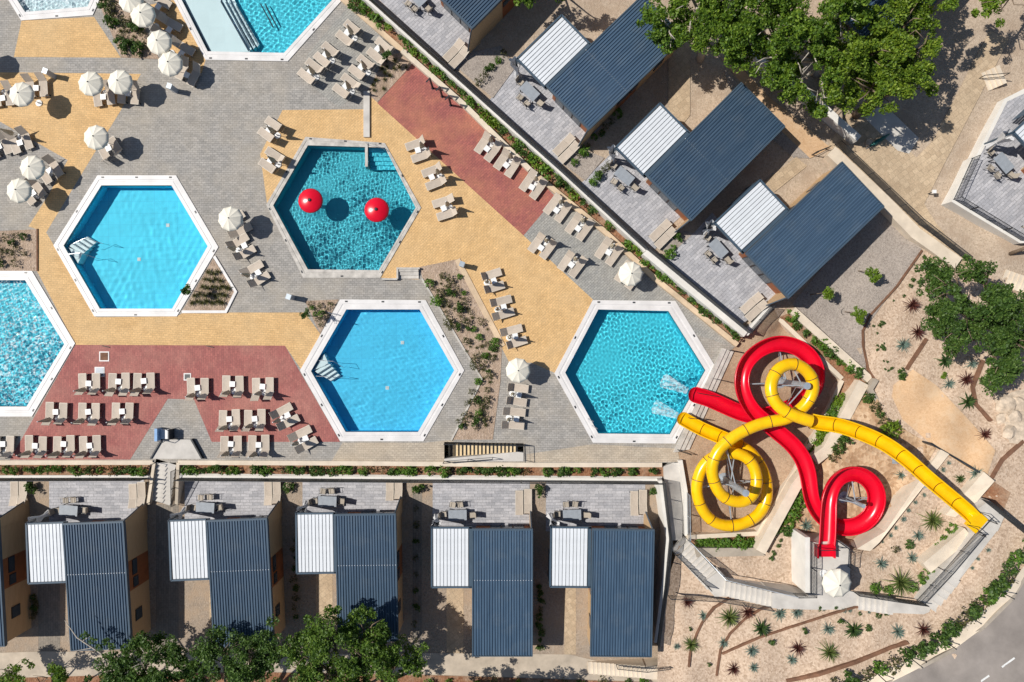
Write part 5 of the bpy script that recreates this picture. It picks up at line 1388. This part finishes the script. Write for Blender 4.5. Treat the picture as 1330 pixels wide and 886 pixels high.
def tree(bpx, bpy_, zg, blobs_px, label, mat='leaf_tree', dens=16, leaf=.13, trunk_r=.2, bark='bark', group=None, clump=(.35, .7), lean=0.0):
    base = W(bpx, bpy_, zg); root = empty('tree', base); tag(root, label, 'tree', group)
    blobs = []
    for (x, y, zc, rx, ry, rz) in blobs_px:
        p = W(x, y, zg + zc); blobs.append(((p.x - base.x, p.y - base.y, zc), (rx, ry, rz)))
    mb = MB()
    cx = sum(b[0][0] for b in blobs) / len(blobs); cy = sum(b[0][1] for b in blobs) / len(blobs)
    zt = min(b[0][2] for b in blobs) * .55
    top = Vector((cx * .25, cy * .25, zt))
    mb.tube([(0, 0, -.2), (top.x * .4, top.y * .3, zt * .5), top], [trunk_r * 1.25, trunk_r, trunk_r * .85], 9)
    for (c, r) in blobs:
        c = Vector(c); m1 = top.lerp(c, .5) + Vector((random.uniform(-.4, .4), random.uniform(-.4, .4), random.uniform(-.1, .4)))
        mb.tube([top, m1, c], [trunk_r * .62, trunk_r * .4, trunk_r * .22], 7)
        for _ in range(5):
            d = Vector((random.uniform(-1, 1), random.uniform(-1, 1), random.uniform(-.1, .8))).normalized()
            e = c + Vector((d.x * r[0], d.y * r[1], d.z * r[2])) * .92
            mb.tube([m1.lerp(c, random.uniform(.2, 1)), c.lerp(e, .5) + Vector((random.uniform(-.25, .25), random.uniform(-.25, .25), .1)), e], [trunk_r * .25, trunk_r * .16, .015], 5)
    mb.build('trunk', bark, root, True)
    q = crown_quads(blobs, dens, leaf, clump)
    link_mesh('crown', quads_mesh('crown', q, mat), root)
    return root
# large trees above the upper row
tree(909, 77, 1.1, [(905,10,5.5,2.6,2.4,1.6),(868,38,5.2,1.7,1.9,1.2),(940,45,5.8,2.2,2.0,1.5),(885,-30,6,2.6,2,1.5),(950,5,6.8,2.4,2.2,1.6),(910,52,5.0,1.5,1.2,1.0)], 'large leafy tree with a pale trunk beside the shaded upper roof', 'leaf_tree', 23, .14, .30, 'pale_bark')
tree(1060, 95, 1.5, [(1010,20,7,2.6,2.4,1.8),(1050,60,6.8,2.6,2.4,1.8),(1000,75,6,1.7,1.6,1.3),(1035,105,6,1.8,1.8,1.3),(1080,10,7.4,2.6,2.4,1.8),(1065,135,5.2,1.1,1.1,.9),(985,40,6.2,1.6,1.8,1.3)], 'broad green tree standing over the white garden wall', 'leaf_tree', 23, .14, .30, 'pale_bark')
tree(1112, 150, 1.6, [(1125,60,6.6,2.6,2.4,1.7),(1165,85,6.0,2.2,2.0,1.4),(1130,115,5.8,2.2,1.9,1.4),(1175,30,6.8,2.4,2.2,1.5),(1190,65,5.8,1.6,1.6,1.1),(1100,95,6.4,1.7,1.8,1.4),(1180,112,5.2,1.3,1.3,1.0)], 'broad yellow-green tree shading the sandy path', 'leaf_yellow_tree', 22, .14, .28, 'bark')
tree(1200, -20, 2.0, [(1150,-15,7,2.4,2,1.5),(1215,-5,6.5,2.2,1.9,1.4),(1190,-45,7,2.5,2,1.5)], 'tree crown beyond the hidden dark roof', 'leaf_tree', 22, .14, .26)
tree(1325, -25, 2.3, [(1300,5,5,2.0,1.4,1.2),(1340,-5,5.4,2.0,1.8,1.3)], 'bright tree at the corner above the sandy slope steps', 'leaf_bright', 14, .14, .2)
tree(700, -25, 1.0, [(695,-12,4,1.5,1.0,.9),(728,-18,4.4,1.5,1.0,.9)], 'small tree between the first two upper homes', 'leaf_tree', 14, .13, .14)
tree(1285, 440, 2.5, [(1235,370,4.6,1.8,1.7,1.3),(1255,415,5,2.2,2.2,1.5),(1215,385,4.2,1.2,1.3,.9),(1300,410,5,2.2,2.0,1.5),(1290,465,4.6,1.9,1.8,1.3),(1325,450,4.6,1.7,1.7,1.2),(1240,446,4.2,.9,.9,.7),(1330,395,4.6,1.6,1.5,1.2),(1270,345,4.2,1.3,1.1,.9)], 'dense dark green tree growing in the pale gravel garden', 'leaf_dark_tree', 26, .13, .24, 'bark')
# trees along the bottom
tree(455, 905, LOWZ, [(435,825,6.2,1.9,1.9,1.4),(400,845,5.8,1.6,1.5,1.2),(470,850,6.2,2.0,1.7,1.4),(515,865,5.8,1.9,1.5,1.2),(440,872,6,2.4,1.7,1.4),(395,875,5.4,1.3,1.2,1),(480,815,5.6,1.3,1.1,1.0)], 'dense green tree behind the third stair-side home in the lower row', 'leaf_mid_tree', 30, .13, .26)
tree(310, 915, LOWZ, [(290,850,5.4,2.0,1.5,1.3),(335,845,5.4,1.6,1.4,1.1),(325,880,5.6,2.3,1.6,1.3),(265,880,5.2,1.5,1.3,1.1)], 'dark leafy tree behind the home just past the stone stair', 'leaf_dark_tree', 30, .13, .24)
tree(195, 915, LOWZ, [(190,850,5,1.7,1.3,1.1),(150,868,4.8,1.7,1.2,1.0),(215,878,5.2,1.9,1.4,1.2),(235,850,4.8,1.0,1.0,.8),(175,885,5,2,1.2,1.1)], 'leafy tree with bare pale branches behind the home beside the stone stair', 'leaf_dark_tree', 28, .13, .22, 'pale_bark')
tree(30, 915, LOWZ, [(15,872,4,1.4,1.0,.8),(62,880,3.8,1.2,.9,.8),(-20,880,4,1.5,1,.9)], 'low green tree behind the home at the row end', 'leaf_tree', 15, .13, .15)
tree(620, 945, LOWZ, [(560,935,6.4,2.4,1.6,1.4),(640,945,6.6,2.6,1.6,1.4),(600,925,6,1.8,1.2,1.1)], 'tree beyond the promenade casting shade on the rear of a lower roof', 'leaf_dark_tree', 28, .13, .24)
# bare branch reaching over the promenade
b = W(165, 880, 2.5); root = empty('bare_branch', b); tag(root, 'bare pale branch reaching over the promenade towards a lower roof', 'branch')
e = [W(x, y, z) - b for x, y, z in ((165,880,2.5),(130,848,3),(100,828,3.3),(84,806,3.5))]
MB().tube(e, [.09, .07, .05, .015], 7).build('limb', 'pale_bark', root, True)
for q in ((118,842,95,846),(108,832,118,826),(135,852,146,836)):
    MB().tube([W(q[0], q[1], 3) - b, W(q[2], q[3], 3.2) - b], [.035, .01], 5).build('twig', 'pale_bark', root)
lq = [leaf_quads(clump_points(tuple(W(x, y, 3.3) - b), (.35, .35, .2), 60), .1) for x, y in ((110,825),(128,842),(145,840),(138,833),(120,832))]
link_mesh('leaves', quads_mesh('leaves', np.concatenate(lq), 'leaf_dark_tree'), root)['kind'] = 'stuff'

# ---- small plants
def shrub_mesh(nm, mat, n=230, leaf=.085, flat=.75):
    c = []
    for _ in range(9):
        p = rand_dirs(1, .5)[0] * np.array([.33, .33, .26]) + np.array([0, 0, .32])
        c.append(clump_points(p, (.2, .2, .16), n // 9))
    return quads_mesh(nm, leaf_quads(np.concatenate(c), leaf), mat)
def rosette_mesh(nm, mat, n, L, wd, lift=(.15, 1.2), droop=.5, segs=3):
    V = []
    for i in range(n):
        an = 2.399 * i + random.uniform(-.25, .25); el = lift[0] + (lift[1] - lift[0]) * (i / n) ** .8 + random.uniform(-.1, .1)
        ln = L * random.uniform(.75, 1.1) * (1 - .25 * i / n); d = Vector((math.cos(an), math.sin(an), 0)); sd = Vector((-d.y, d.x, 0))
        pts = []
        for k in range(segs + 1):
            t = k / segs; r = ln * t * math.cos(el) ; z = ln * t * math.sin(el) - droop * ln * t * t * math.cos(el) * .6 + .04
            pts.append((d * r + Vector((0, 0, z)), wd * (1 - t ** 1.6) * (.6 + .8 * t if t < .4 else 1) + .004))
        for k in range(segs):
            (p, a), (q, b_) = pts[k], pts[k + 1]
            V.append([p - sd * a, p + sd * a, q + sd * b_, q - sd * b_])
    A = np.array([[list(p) for p in q] for q in V])
    me = bpy.data.meshes.new(nm)
    mb = MB()
    for i in range(n):       # keep each leaf one island
        base = len(mb.v)
        seg = V[i * segs:(i + 1) * segs]
        vs = [seg[0][0], seg[0][1]]
        for s_ in seg: vs += [s_[3], s_[2]]
        mb.add(vs, [(2 * k, 2 * k + 1, 2 * k + 3, 2 * k + 2) for k in range(segs)])
    return mb.mesh(nm, mat)
KIND = {
 'shrub': [shrub_mesh('shrub_leaves', 'leaf_shrub') for _ in range(3)],
 'bright': [shrub_mesh('shrub_leaves', 'leaf_bright') for _ in range(2)],
 'dark': [shrub_mesh('shrub_leaves', 'leaf_dark_tree', 260) for _ in range(3)],
 'dry': [shrub_mesh('shrub_leaves', 'leaf_dry', 120, .07) for _ in range(3)],
 'agave': [rosette_mesh('agave_leaves', 'leaf_agave', 60, .62, .028, (.1, 1.3), .35) for _ in range(2)],
 'yucca': [rosette_mesh('yucca_leaves', 'leaf_yucca', 90, .95, .030, (.0, 1.35), .55) for _ in range(2)],
 'cycad': [rosette_mesh('cycad_fronds', 'leaf_cycad', 46, .78, .060, (.1, 1.2), .6) for _ in range(2)],
 'red': [rosette_mesh('red_leaves', 'leaf_red', 70, .75, .026, (.1, 1.35), .5) for _ in range(2)],
 'tuft': [rosette_mesh('grass_leaves', 'leaf_dry', 30, .35, .018, (.3, 1.3), .4) for _ in range(2)],
}
NAME = {'shrub': 'green_shrub', 'bright': 'lime_shrub', 'dark': 'dark_shrub', 'dry': 'sparse_shrub', 'agave': 'agave', 'yucca': 'yucca', 'cycad': 'cycad', 'red': 'red_flax', 'tuft': 'grass_tuft'}
CAT = {'shrub': 'shrub', 'bright': 'shrub', 'dark': 'shrub', 'dry': 'shrub', 'agave': 'agave', 'yucca': 'yucca', 'cycad': 'cycad', 'red': 'plant', 'tuft': 'grass'}
LOOK = {'shrub': 'mid-green', 'bright': 'lime-green', 'dark': 'dark green', 'dry': 'sparse olive', 'tuft': 'dry grass', 'agave': 'grey', 'yucca': 'spiky', 'cycad': 'dark', 'red': 'red'}
def plant(kind, px, py, s, label, group, z=None):
    if '#' in label: label = label.replace('#', LOOK[kind])
    s *= random.uniform(.88, 1.14)
    p = G(px, py, .02) if z is None else W(px, py, z)
    o = link_mesh(NAME[kind], random.choice(KIND[kind]), None, p, (0, 0, random.uniform(0, 6.28)), (s, s, s * random.uniform(.85, 1.1)))
    tag(o, label, CAT[kind], group); return o
# garden above and beside the stairs
Z8 = lambda x, y: (990 + x / 3.853, 656 + y / 3.853)
Z7 = lambda x, y: (660 + x / 3.853, 656 + y / 3.853)
Z4 = lambda x, y: (990 + x / 3.853, 440 + y / 3.853)
Z2 = lambda x, y: (990 + x / 3.853, 220 + y / 3.853)
for f, x, y, k, s, lab in [
  (Z8,845,75,'yucca',1.15,'large spiky yucca beside the upper row of round shrubs'), (Z8,685,385,'yucca',1.3,'large yucca beside the steps railing under the ramp'), (Z8,335,735,'yucca',1.15,'large yucca in the pale gravel between steps and road'), (Z7,1105,560,'yucca',1.15,'large yucca between two rusty edging strips below the stair'), (Z7,915,695,'yucca',1.1,'yucca at the foot of a rusty strip near the slide end home'),
  (Z8,215,100,'agave',1.1,'grey agave next to the red slide platform wall'), (Z8,590,290,'agave',1.2,'grey agave beside the parasol shadow'), (Z8,775,150,'agave',1.1,'round grey agave between the cream wall and round shrubs'), (Z8,745,262,'agave',1.1,'yellowish agave in the bed above the steps'), (Z8,85,540,'agave',1.15,'grey-green agave just below the parasol platform'), (Z8,168,535,'agave',.95,'smaller grey agave just below the parasol platform'), (Z8,325,615,'agave',1.15,'grey agave between cycad and rusty strip below the platform'), (Z8,675,630,'agave',1.35,'large grey agave near the corner landing'), (Z8,145,770,'agave',1.1,'grey agave beside the red flax near the road yucca'),
  (Z8,175,712,'red',1.15,'dark red flax next to the road yucca'), (Z8,800,620,'red',1.15,'dark red flax at the end of the road shrub row'), (Z7,895,482,'red',1.0,'dark red flax in the corner by the slide end home railing'), (Z7,1195,532,'red',1.15,'dark red flax beside the yucca below the stair'), (Z7,1127,815,'red',1.05,'dark red flax low in the gravel near the slide end home'),
  (Z8,455,622,'cycad',1.15,'dark spiky cycad in the middle of the gravel below the steps'), (Z7,1265,615,'cycad',1.1,'dark spiky cycad right of the rusty strips below the stair'), (Z8,210,622,'dark',.7,'small dark bush on the gravel below the platform'), (Z8,390,580,'dark',.7,'small dark bush above the middle cycad'), (Z8,525,610,'dark',.65,'small dark bush beside the middle cycad'), (Z8,45,680,'dark',.6,'small dark bush near the rusty strip junction'), (Z8,728,192,'dark',.75,'dark low bush above the parasol agave'), (Z8,660,215,'dry',.75,'withered low bush beside the platform corner'),
  (Z7,975,550,'agave',1.0,'grey agave beside the first rusty strip'), (Z7,1075,685,'agave',1.0,'blue-grey agave touching the middle rusty strip'), (Z7,1215,725,'agave',1.2,'grey-green agave left of the flax near the road'), (Z7,1225,810,'agave',.8,'small dark agave low in the gravel garden'), (Z7,840,705,'agave',.7,'small agave by the slide end home fence'), (Z7,910,615,'dark',.4,'tiny bush between yucca and first rusty strip'), (Z7,1002,795,'dark',.4,'tiny bush low between rusty strips'),
  (Z4,700,30,'agave',1.25,'large blue-grey agave in the gravel above the sand path'), (Z4,1045,125,'agave',.95,'small agave near the dense gravel garden tree'), (Z4,930,225,'agave',1.1,'blue-grey agave between cycad and flax'), (Z4,1065,672,'agave',1.2,'blue-grey agave at the dark steel edge under the cream wall'), (Z4,690,680,'agave',.9,'dark agave under the yellow slide'), (Z4,910,112,'cycad',1.15,'dark cycad near the dense gravel garden tree'), (Z4,1025,315,'cycad',1.0,'dark round cycad beside the curved rusty strip'), (Z4,1015,205,'red',1.1,'red flax beside the curved rusty strip'), (Z4,1110,480,'red',1.1,'red flax at the end of the sand path'), (Z2,745,680,'red',1.1,'red flax beside the dense tree, nearer the gravel yard'), (Z2,772,815,'red',1.1,'red flax at the foot of the dense tree by the straight rusty strip'),
  (Z4,690,175,'dark',1.0,'round dark shrub at the head of the sand path'), (Z4,895,180,'bright',.6,'small lime bush beside the blue-grey agave'), (Z4,988,700,'cycad',.6,'small dark rosette plant between cream walls'), (Z4,625,450,'bright',1.5,'lime green shrub beside the kinked concrete wall'), (Z2,840,490,'shrub',.9,'green shrub at the edge of the dense tree near the walkway wall'), (Z2,845,540,'shrub',.7,'smaller green shrub below it near the walkway wall')]:
    X, Y = f(x, y); plant(k, X, Y, s, lab, None)
for x, y in [(555,405),(620,422),(740,402)]: plant('shrub', *Z8(x, y), .9, 'round green shrub along the steps railing beside the yucca', 'shrubs along the steps')
for x, y in [(790,360),(825,318),(830,250),(870,205),(905,165),(937,115)]: plant('shrub', *Z8(x, y), .85, 'round green shrub in the row along the cream ramp wall', 'shrubs along the ramp wall')
for x, y in [(360,880),(430,862),(510,830),(580,800),(630,780),(700,742),(770,722),(815,685),(870,655),(925,603),(985,555),(1030,517),(1080,482),(1112,450),(1145,415),(1170,380),(1210,350),(1215,312),(1255,262),(1292,215),(1330,170)]:
    wh = 'before the first post' if x < 540 else 'near the dark red flax' if 740 < x < 930 else 'below the corner landing' if x < 1120 else 'beside the ramp gravel'
    plant(random.choice(('dark', 'dark', 'dry', 'shrub')), *Z8(x, y), random.uniform(1.2, 1.6), '# shrub along the road ' + wh, 'road shrubs')
# hedges
for i in range(78):
    x = 2 + i * 11 + random.uniform(-4, 4)
    if 190 < x < 240 or x > 852: continue
    if random.random() < .08: continue
    wh = next(t_ for lim, t_ in ((62, 'above the row end terrace'), (200, 'left of the stone stair'), (300, 'just past the stone stair'), (380, 'above the second terrace past the hatch'), (460, 'below the turned loungers'), (545, 'below the calm pool'), (625, 'beside the ochre stair foot'), (700, 'beside the ochre stair head'), (790, 'below the slide pool'), (900, 'at the slide end')) if x < lim)
    plant(random.choice(('shrub', 'dark', 'dark', 'shrub', 'dry')), x, 609.5 + random.uniform(-1.5, 1.5) + x * .002, random.uniform(.7, 1.08), '# shrub in the lower planter ' + wh, 'shrubs in the lower planter', -.35)
def along(a, b, t): return (a[0] + (b[0] - a[0]) * t, a[1] + (b[1] - a[1]) * t)
for i in range(44):
    t = (i + random.uniform(-.25, .25)) / 43; x = 462 + t * (950 - 462); 
    y = np.interp(x, [447,522,602,688,785,855,958], [4,66,135,220,300,365,448]); y2 = np.interp(x, [478,670,725,839,969], [0,171,220,325,434])
    yy = (y + y2) / 2
    if 770 < x < 815 and random.random() < .6: continue
    wh = next(t_ for lim, t_ in ((530, 'by the grey lounger corner'), (600, 'behind the shower posts'), (660, 'at the first red paving loungers'), (720, 'at the last red paving loungers'), (790, 'at the grey paving loungers'), (860, 'by the curb parasol'), (999, 'above the slide pool')) if x < lim)
    plant(random.choice(('shrub', 'dark', 'shrub', 'dark', 'bright')), x + 2, yy, random.uniform(1.05, 1.5), '# shrub under the white retaining wall ' + wh, 'shrubs under the white wall', .12)
for pts, n, lab, g, kk in [([(1024,410),(1108,486)], 9, 'green shrub in the bed behind the red slide ring', 'shrubs behind the red ring', ('shrub', 'dark')), ([(1086,520),(1050,590),(1000,688)], 20, '# hedge shrub between cream walls below the yellow slide', 'hedge shrubs between the cream walls', ('shrub', 'bright')), ([(982,704),(908,704)], 10, 'green shrub at the foot of the yellow spiral', 'shrubs at the foot of the spiral', ('shrub', 'shrub')), ([(1100,560),(1082,590)], 4, 'dark creeping shrub beside the broad cream wall', 'creepers by the cream wall', ('dark', 'dry')), ([(1120,505),(1150,560)], 6, 'sparse shrub beside the kinked concrete wall', 'shrubs by the kinked wall', ('dark', 'dry')), ([(1044,640),(1018,690)], 6, 'dark creeping shrub between rough cream wall and red chute', 'creepers by the red chute', ('dark', 'shrub')), ([(1020,695),(1000,725)], 5, 'small green tuft along the rough cream wall', 'tufts along the rough wall', ('dark',)), ([(1230,600),(1148,705)], 11, 'small grey-green tuft along the wall under the yellow slide', 'tufts under the yellow slide', ('agave',)), ([(1060,788),(1150,798)], 9, 'small tuft below the parasol platform edge', 'tufts below the platform', ('agave', 'dark')), ([(1260,735),(1282,715)], 3, 'tiny tuft in the gravel beside the ramp', 'tiny tufts by the ramp', ('agave',))]:
    for i in range(n):
        t = i / max(1, n - 1); k = t * (len(pts) - 1); j = min(int(k), len(pts) - 2); x, y = along(pts[j], pts[j + 1], k - j)
        plant(random.choice(kk), x + random.uniform(-2.5, 2.5), y + random.uniform(-2.5, 2.5), random.uniform(.35, .55) if 'tuft' in lab else random.uniform(.85, 1.3), lab, g)
# vines on the gravel
for i in range(26):
    x, y = along((1198,330), (1128,430), random.random()) if i < 14 else along((1128,430), (1150,490), random.random())
    plant('dark', x + random.uniform(2, 14), y + random.uniform(-4, 8), random.uniform(.2, .4), 'small dark creeper sprig on the pale gravel by the rusty edging', 'creeper sprigs on the gravel')
# deck beds
def inside(poly, x, y):
    c = False; n = len(poly)
    for i in range(n):
        (x1, y1), (x2, y2) = poly[i], poly[(i + 1) % n]
        if (y1 > y) != (y2 > y) and x < (x2 - x1) * (y - y1) / (y2 - y1) + x1: c = not c
    return c
def scatter(key, n, kinds, sc, lab, g, pad=.9):
    poly = grow(BEDS[key], pad); k = 0; pts = []
    x0, x1 = min(p[0] for p in poly), max(p[0] for p in poly); y0, y1 = min(p[1] for p in poly), max(p[1] for p in poly)
    for _ in range(900):
        x, y = random.uniform(x0, x1), random.uniform(y0, y1)
        wh = lab if key != 'B5' else lab + (' near the deck steps' if y < 395 else ' along the lounger side' if y < 450 else ' beside the open parasol' if y < 510 else ' above the ochre stair')
        if inside(poly, x, y) and all((x - a) ** 2 + (y - b) ** 2 > 30 for a, b in pts):
            pts.append((x, y)); plant(random.choice(kinds), x, y, random.uniform(*sc), wh, g, .03); k += 1
            if k >= n: break
scatter('B5', 80, ('dark', 'shrub', 'dry', 'dry', 'dry', 'tuft', 'tuft'), (.5, 1.1), '# shrub in the long bed', 'wild shrubs in the long bed', .86)
scatter('B1', 28, ('dark', 'dark', 'dry', 'dry', 'tuft'), (.7, 1.3), '# plant in the brown bed beside the parasol row', 'dry shrubs in the brown bed', .85)
scatter('B2', 26, ('dry', 'dark', 'dry'), (.6, 1.0), '# shrub in the square bed by the churning pool', 'shrubs in the square bed', .85)
for i in range(6):
    for j in range(8):
        x, y = 262 - i * 3.6 + j * 6.5, 344 + i * 9.5 + (j % 2) * 2
        if inside(grow(BEDS['B3'], .86), x, y): plant('tuft', x, y, 1.35, 'dry brown grass tuft planted in rows in the triangular bed', 'grass tufts in the triangular bed', .03)
scatter('B4', 12, ('dry', 'shrub'), (.45, .7), '# round shrub in the little triangular bed by the calm pool', 'shrubs in the little triangular bed', .75)
scatter('B6', 14, ('tuft',), (.9, 1.2), 'dry grass tuft in the bed between grey and red paving', 'grass tufts by the red paving', .85)
# young trees on the deck beds
def sapling(px, py, z, label, mat='leaf_dark_tree', h=1.7, r=.42, lean=(.25, 0)):
    b = W(px, py, z); root = empty('sapling', b); tag(root, label, 'sapling')
    MB().tube([(0, 0, 0), (lean[0] * .5, lean[1] * .5, h * .6), (lean[0], lean[1], h)], [.03, .025, .012], 6).build('trunk', 'bark', root)
    link_mesh('crown', quads_mesh('crown', crown_quads([((lean[0], lean[1], h), (r, r, r * .9))], 40, .085, (.14, .26), .3), mat), root)
    return root
sapling(504, 80, .03, 'thin young tree in the bed between grey and red paving')
sapling(252, 378, .03, 'thin young tree in the triangular white-edged bed')
sapling(402, 410, .03, 'thin young tree in the little triangular bed')
for x, y, rx, ry, lab in [(1131,354,1114,352,'lime young tree in the middle of the gravel yard beside its watering ring'), (1072,380,1052,383,'lime young tree at the roof shadow in the gravel yard'), (1114,408,1097,405,'lime young tree near the rusty edging of the gravel yard')]:
    b = G(rx, ry); t = W(x, y, b.z + 1.7) - b
    root = empty('young_tree', b); tag(root, lab, 'tree')
    MB().tube([(0, 0, 0), (t.x * .3, t.y * .3, .8), (t.x * .8, t.y * .8, 1.6)], [.04, .03, .02], 6).build('trunk', 'bark', root)
    link_mesh('crown', quads_mesh('crown', crown_quads([((t.x, t.y, 1.75), (.55, .5, .45)), ((t.x * 1.2 + .2, t.y - .25, 1.6), (.4, .4, .35))], 40, .09, (.16, .3), .3), 'leaf_bright'), root)
    MB().tube([(.28 * math.cos(a_ * .5236), .28 * math.sin(a_ * .5236), .03) for a_ in range(13)], .03, 5).build('watering_ring', 'drip_hose', root)
# terrace-side plants of the lower row and dark hedges between homes
for x, y in [(44,634),(376,632),(545,634),(699,636),(850,637)]:
    plant('dark', x, y, 1.15, 'bushy green plant in the soil between two lower terraces', 'plants between the lower terraces', LOWZ)
for x, ys_ in [(46,(775,800)), (384,(700,800)), (540,(660,830)), (702,(760,840))]:
    for i in range(9):
        plant(random.choice(('dark', 'dry')), x + random.uniform(-2, 2), ys_[0] + (ys_[1] - ys_[0]) * i / 8, random.uniform(.5, .8), '# hedge plant in the shaded gap between two lower homes', 'hedge plants between lower homes', LOWZ)
for i in range(12):
    plant(random.choice(('dark', 'shrub', 'dry')), 560 + i * 28 + random.uniform(-6, 6), 884 + random.uniform(-2, 3), random.uniform(.7, 1.1), '# shrub in the soil beyond the promenade', 'shrubs beyond the promenade', LOWZ)
for a, b, n in [((622,108),(652,72),6), ((745,212),(800,150),9), ((868,330),(880,312),3), ((770,235),(792,212),5)]:
    for i in range(n):
        x, y = along(a, b, i / (n - 1)); plant(random.choice(('dark', 'dry', 'shrub')), x + random.uniform(-2, 2), y + random.uniform(-2, 2), random.uniform(.6, .95), '# low shrub in the gap between two upper terraces', 'shrubs between upper terraces')

# ------------------------------------------------------------------ small things on the upper slope
stairs('staircase', W(1272,110,1.95), W(1303,96,2.5), 1.5, 5, 'short pale stone steps with dark handrails on the sandy slope', 'pale_stone', 1.2)
railing('railing', [W(1270,103,2.0), W(1302,100,2.5)], .8, 'thin dark handrail across the short pale steps on the sandy slope', bars=False)
root = empty('folded_sunshade', G(1141, 183, .03), R(32)); tag(root, 'dark teal folded sunshade lying beside the end of the white garden wall', 'sunshade')
MB().tube([(-.9, 0, .12), (-.5, 0, .2), (.4, 0, .16), (.95, 0, .08)], [.05, .16, .13, .04], 8).build('folded_cloth', 'teal_cover', root, True)
MB().tube([(-1.25, 0, .1), (1.05, 0, .1)], .025, 6).build('pole', 'steel', root)
root = empty('rock', G(1129, 186), .4); tag(root, 'pale boulder beside the teal folded sunshade', 'rock')
bm = bmesh.new(); bmesh.ops.create_icosphere(bm, subdivisions=2, radius=.38)
for v in bm.verts: v.co *= random.uniform(.8, 1.15); v.co.z *= .6
me = bpy.data.meshes.new('stone'); bm.to_mesh(me); bm.free(); me.materials.append(M['rock']); link_mesh('stone', me, root)
root = empty('path_lamp', G(1205, 252)); tag(root, 'small white path lamp at the bend of the sandy paver path', 'lamp')
MB().tube([(0, 0, 0), (0, 0, .75)], .04, 8).build('post', 'dark_metal', root)
MB().box((0, 0, .82), (.26, .26, .16)).build('lamp_head', 'white_plastic', root)
root = empty('leaning_tree', G(1312, 330)); tag(root, 'bare leaning tree trunk below the white plinth terrace', 'tree')
MB().tube([(0, 0, -.1), (.25, .3, 1.2), (.7, .7, 2.6), (1.3, 1.2, 4.2)], [.16, .13, .11, .06], 8).build('trunk', 'bark', root, True)
MB().tube([(.45, .5, 1.9), (1.3, .4, 2.8), (2.0, .6, 3.6)], [.08, .06, .02], 7).build('limb', 'bark', root, True)
root = empty('gate', G(1062, 205)); tag(root, 'small dark metal gate at the corner of the walkway wall', 'gate')
for a_ in ((-.5, .2), (.5, .6)): MB().box((a_[0], a_[1], .6), (.06, .06, 1.2)).build('post', 'dark_metal', root)
for z_ in (.15, .6, 1.1): MB().tube([(-.5, .2, z_), (.5, .6, z_)], .025, 6).build('rail', 'dark_metal', root)
stairs('staircase', W(1302,360,2.2), W(1345,375,2.7), 1.3, 7, 'wide pale steps under the dense gravel garden tree', 'pale_stone', 1.5)
for x, y, r_ in [(1307,530,.9),(1318,545,.7),(1302,545,.6),(1322,528,.8),(1312,562,.6),(1300,520,.5)]:
    root = empty('boulder', G(x, y), random.uniform(0, 6)); tag(root, 'pale limestone boulder in the outcrop below the dense garden tree', 'rock', 'outcrop boulders')
    bm = bmesh.new(); bmesh.ops.create_icosphere(bm, subdivisions=2, radius=r_)
    for v in bm.verts: v.co *= random.uniform(.78, 1.15); v.co.z *= .45
    me = bpy.data.meshes.new('stone'); bm.to_mesh(me); bm.free(); me.materials.append(M['rock']); link_mesh('stone', me, root)

stairs('staircase', W(764,867,LOWZ + .02), W(838,873,LOWZ + 1.3), 1.0, 13, 'long flight of pale steps behind the slide end home', 'pale_stone', LOWZ - .2)
wall_poly('landing', [(837,866),(872,862),(876,884),(838,882)], LOWZ + 1.32, LOWZ - .2, 'pale_stone', 'pale landing at the top of the steps behind the slide end home', 'landing')
railing('railing', [W(800,862,LOWZ + .6), W(838,866,LOWZ + 1.3), W(868,862,LOWZ + 1.32)], .95, 'thin dark bar railing along the steps behind the slide end home', spacing=.12, bar_r=.01)
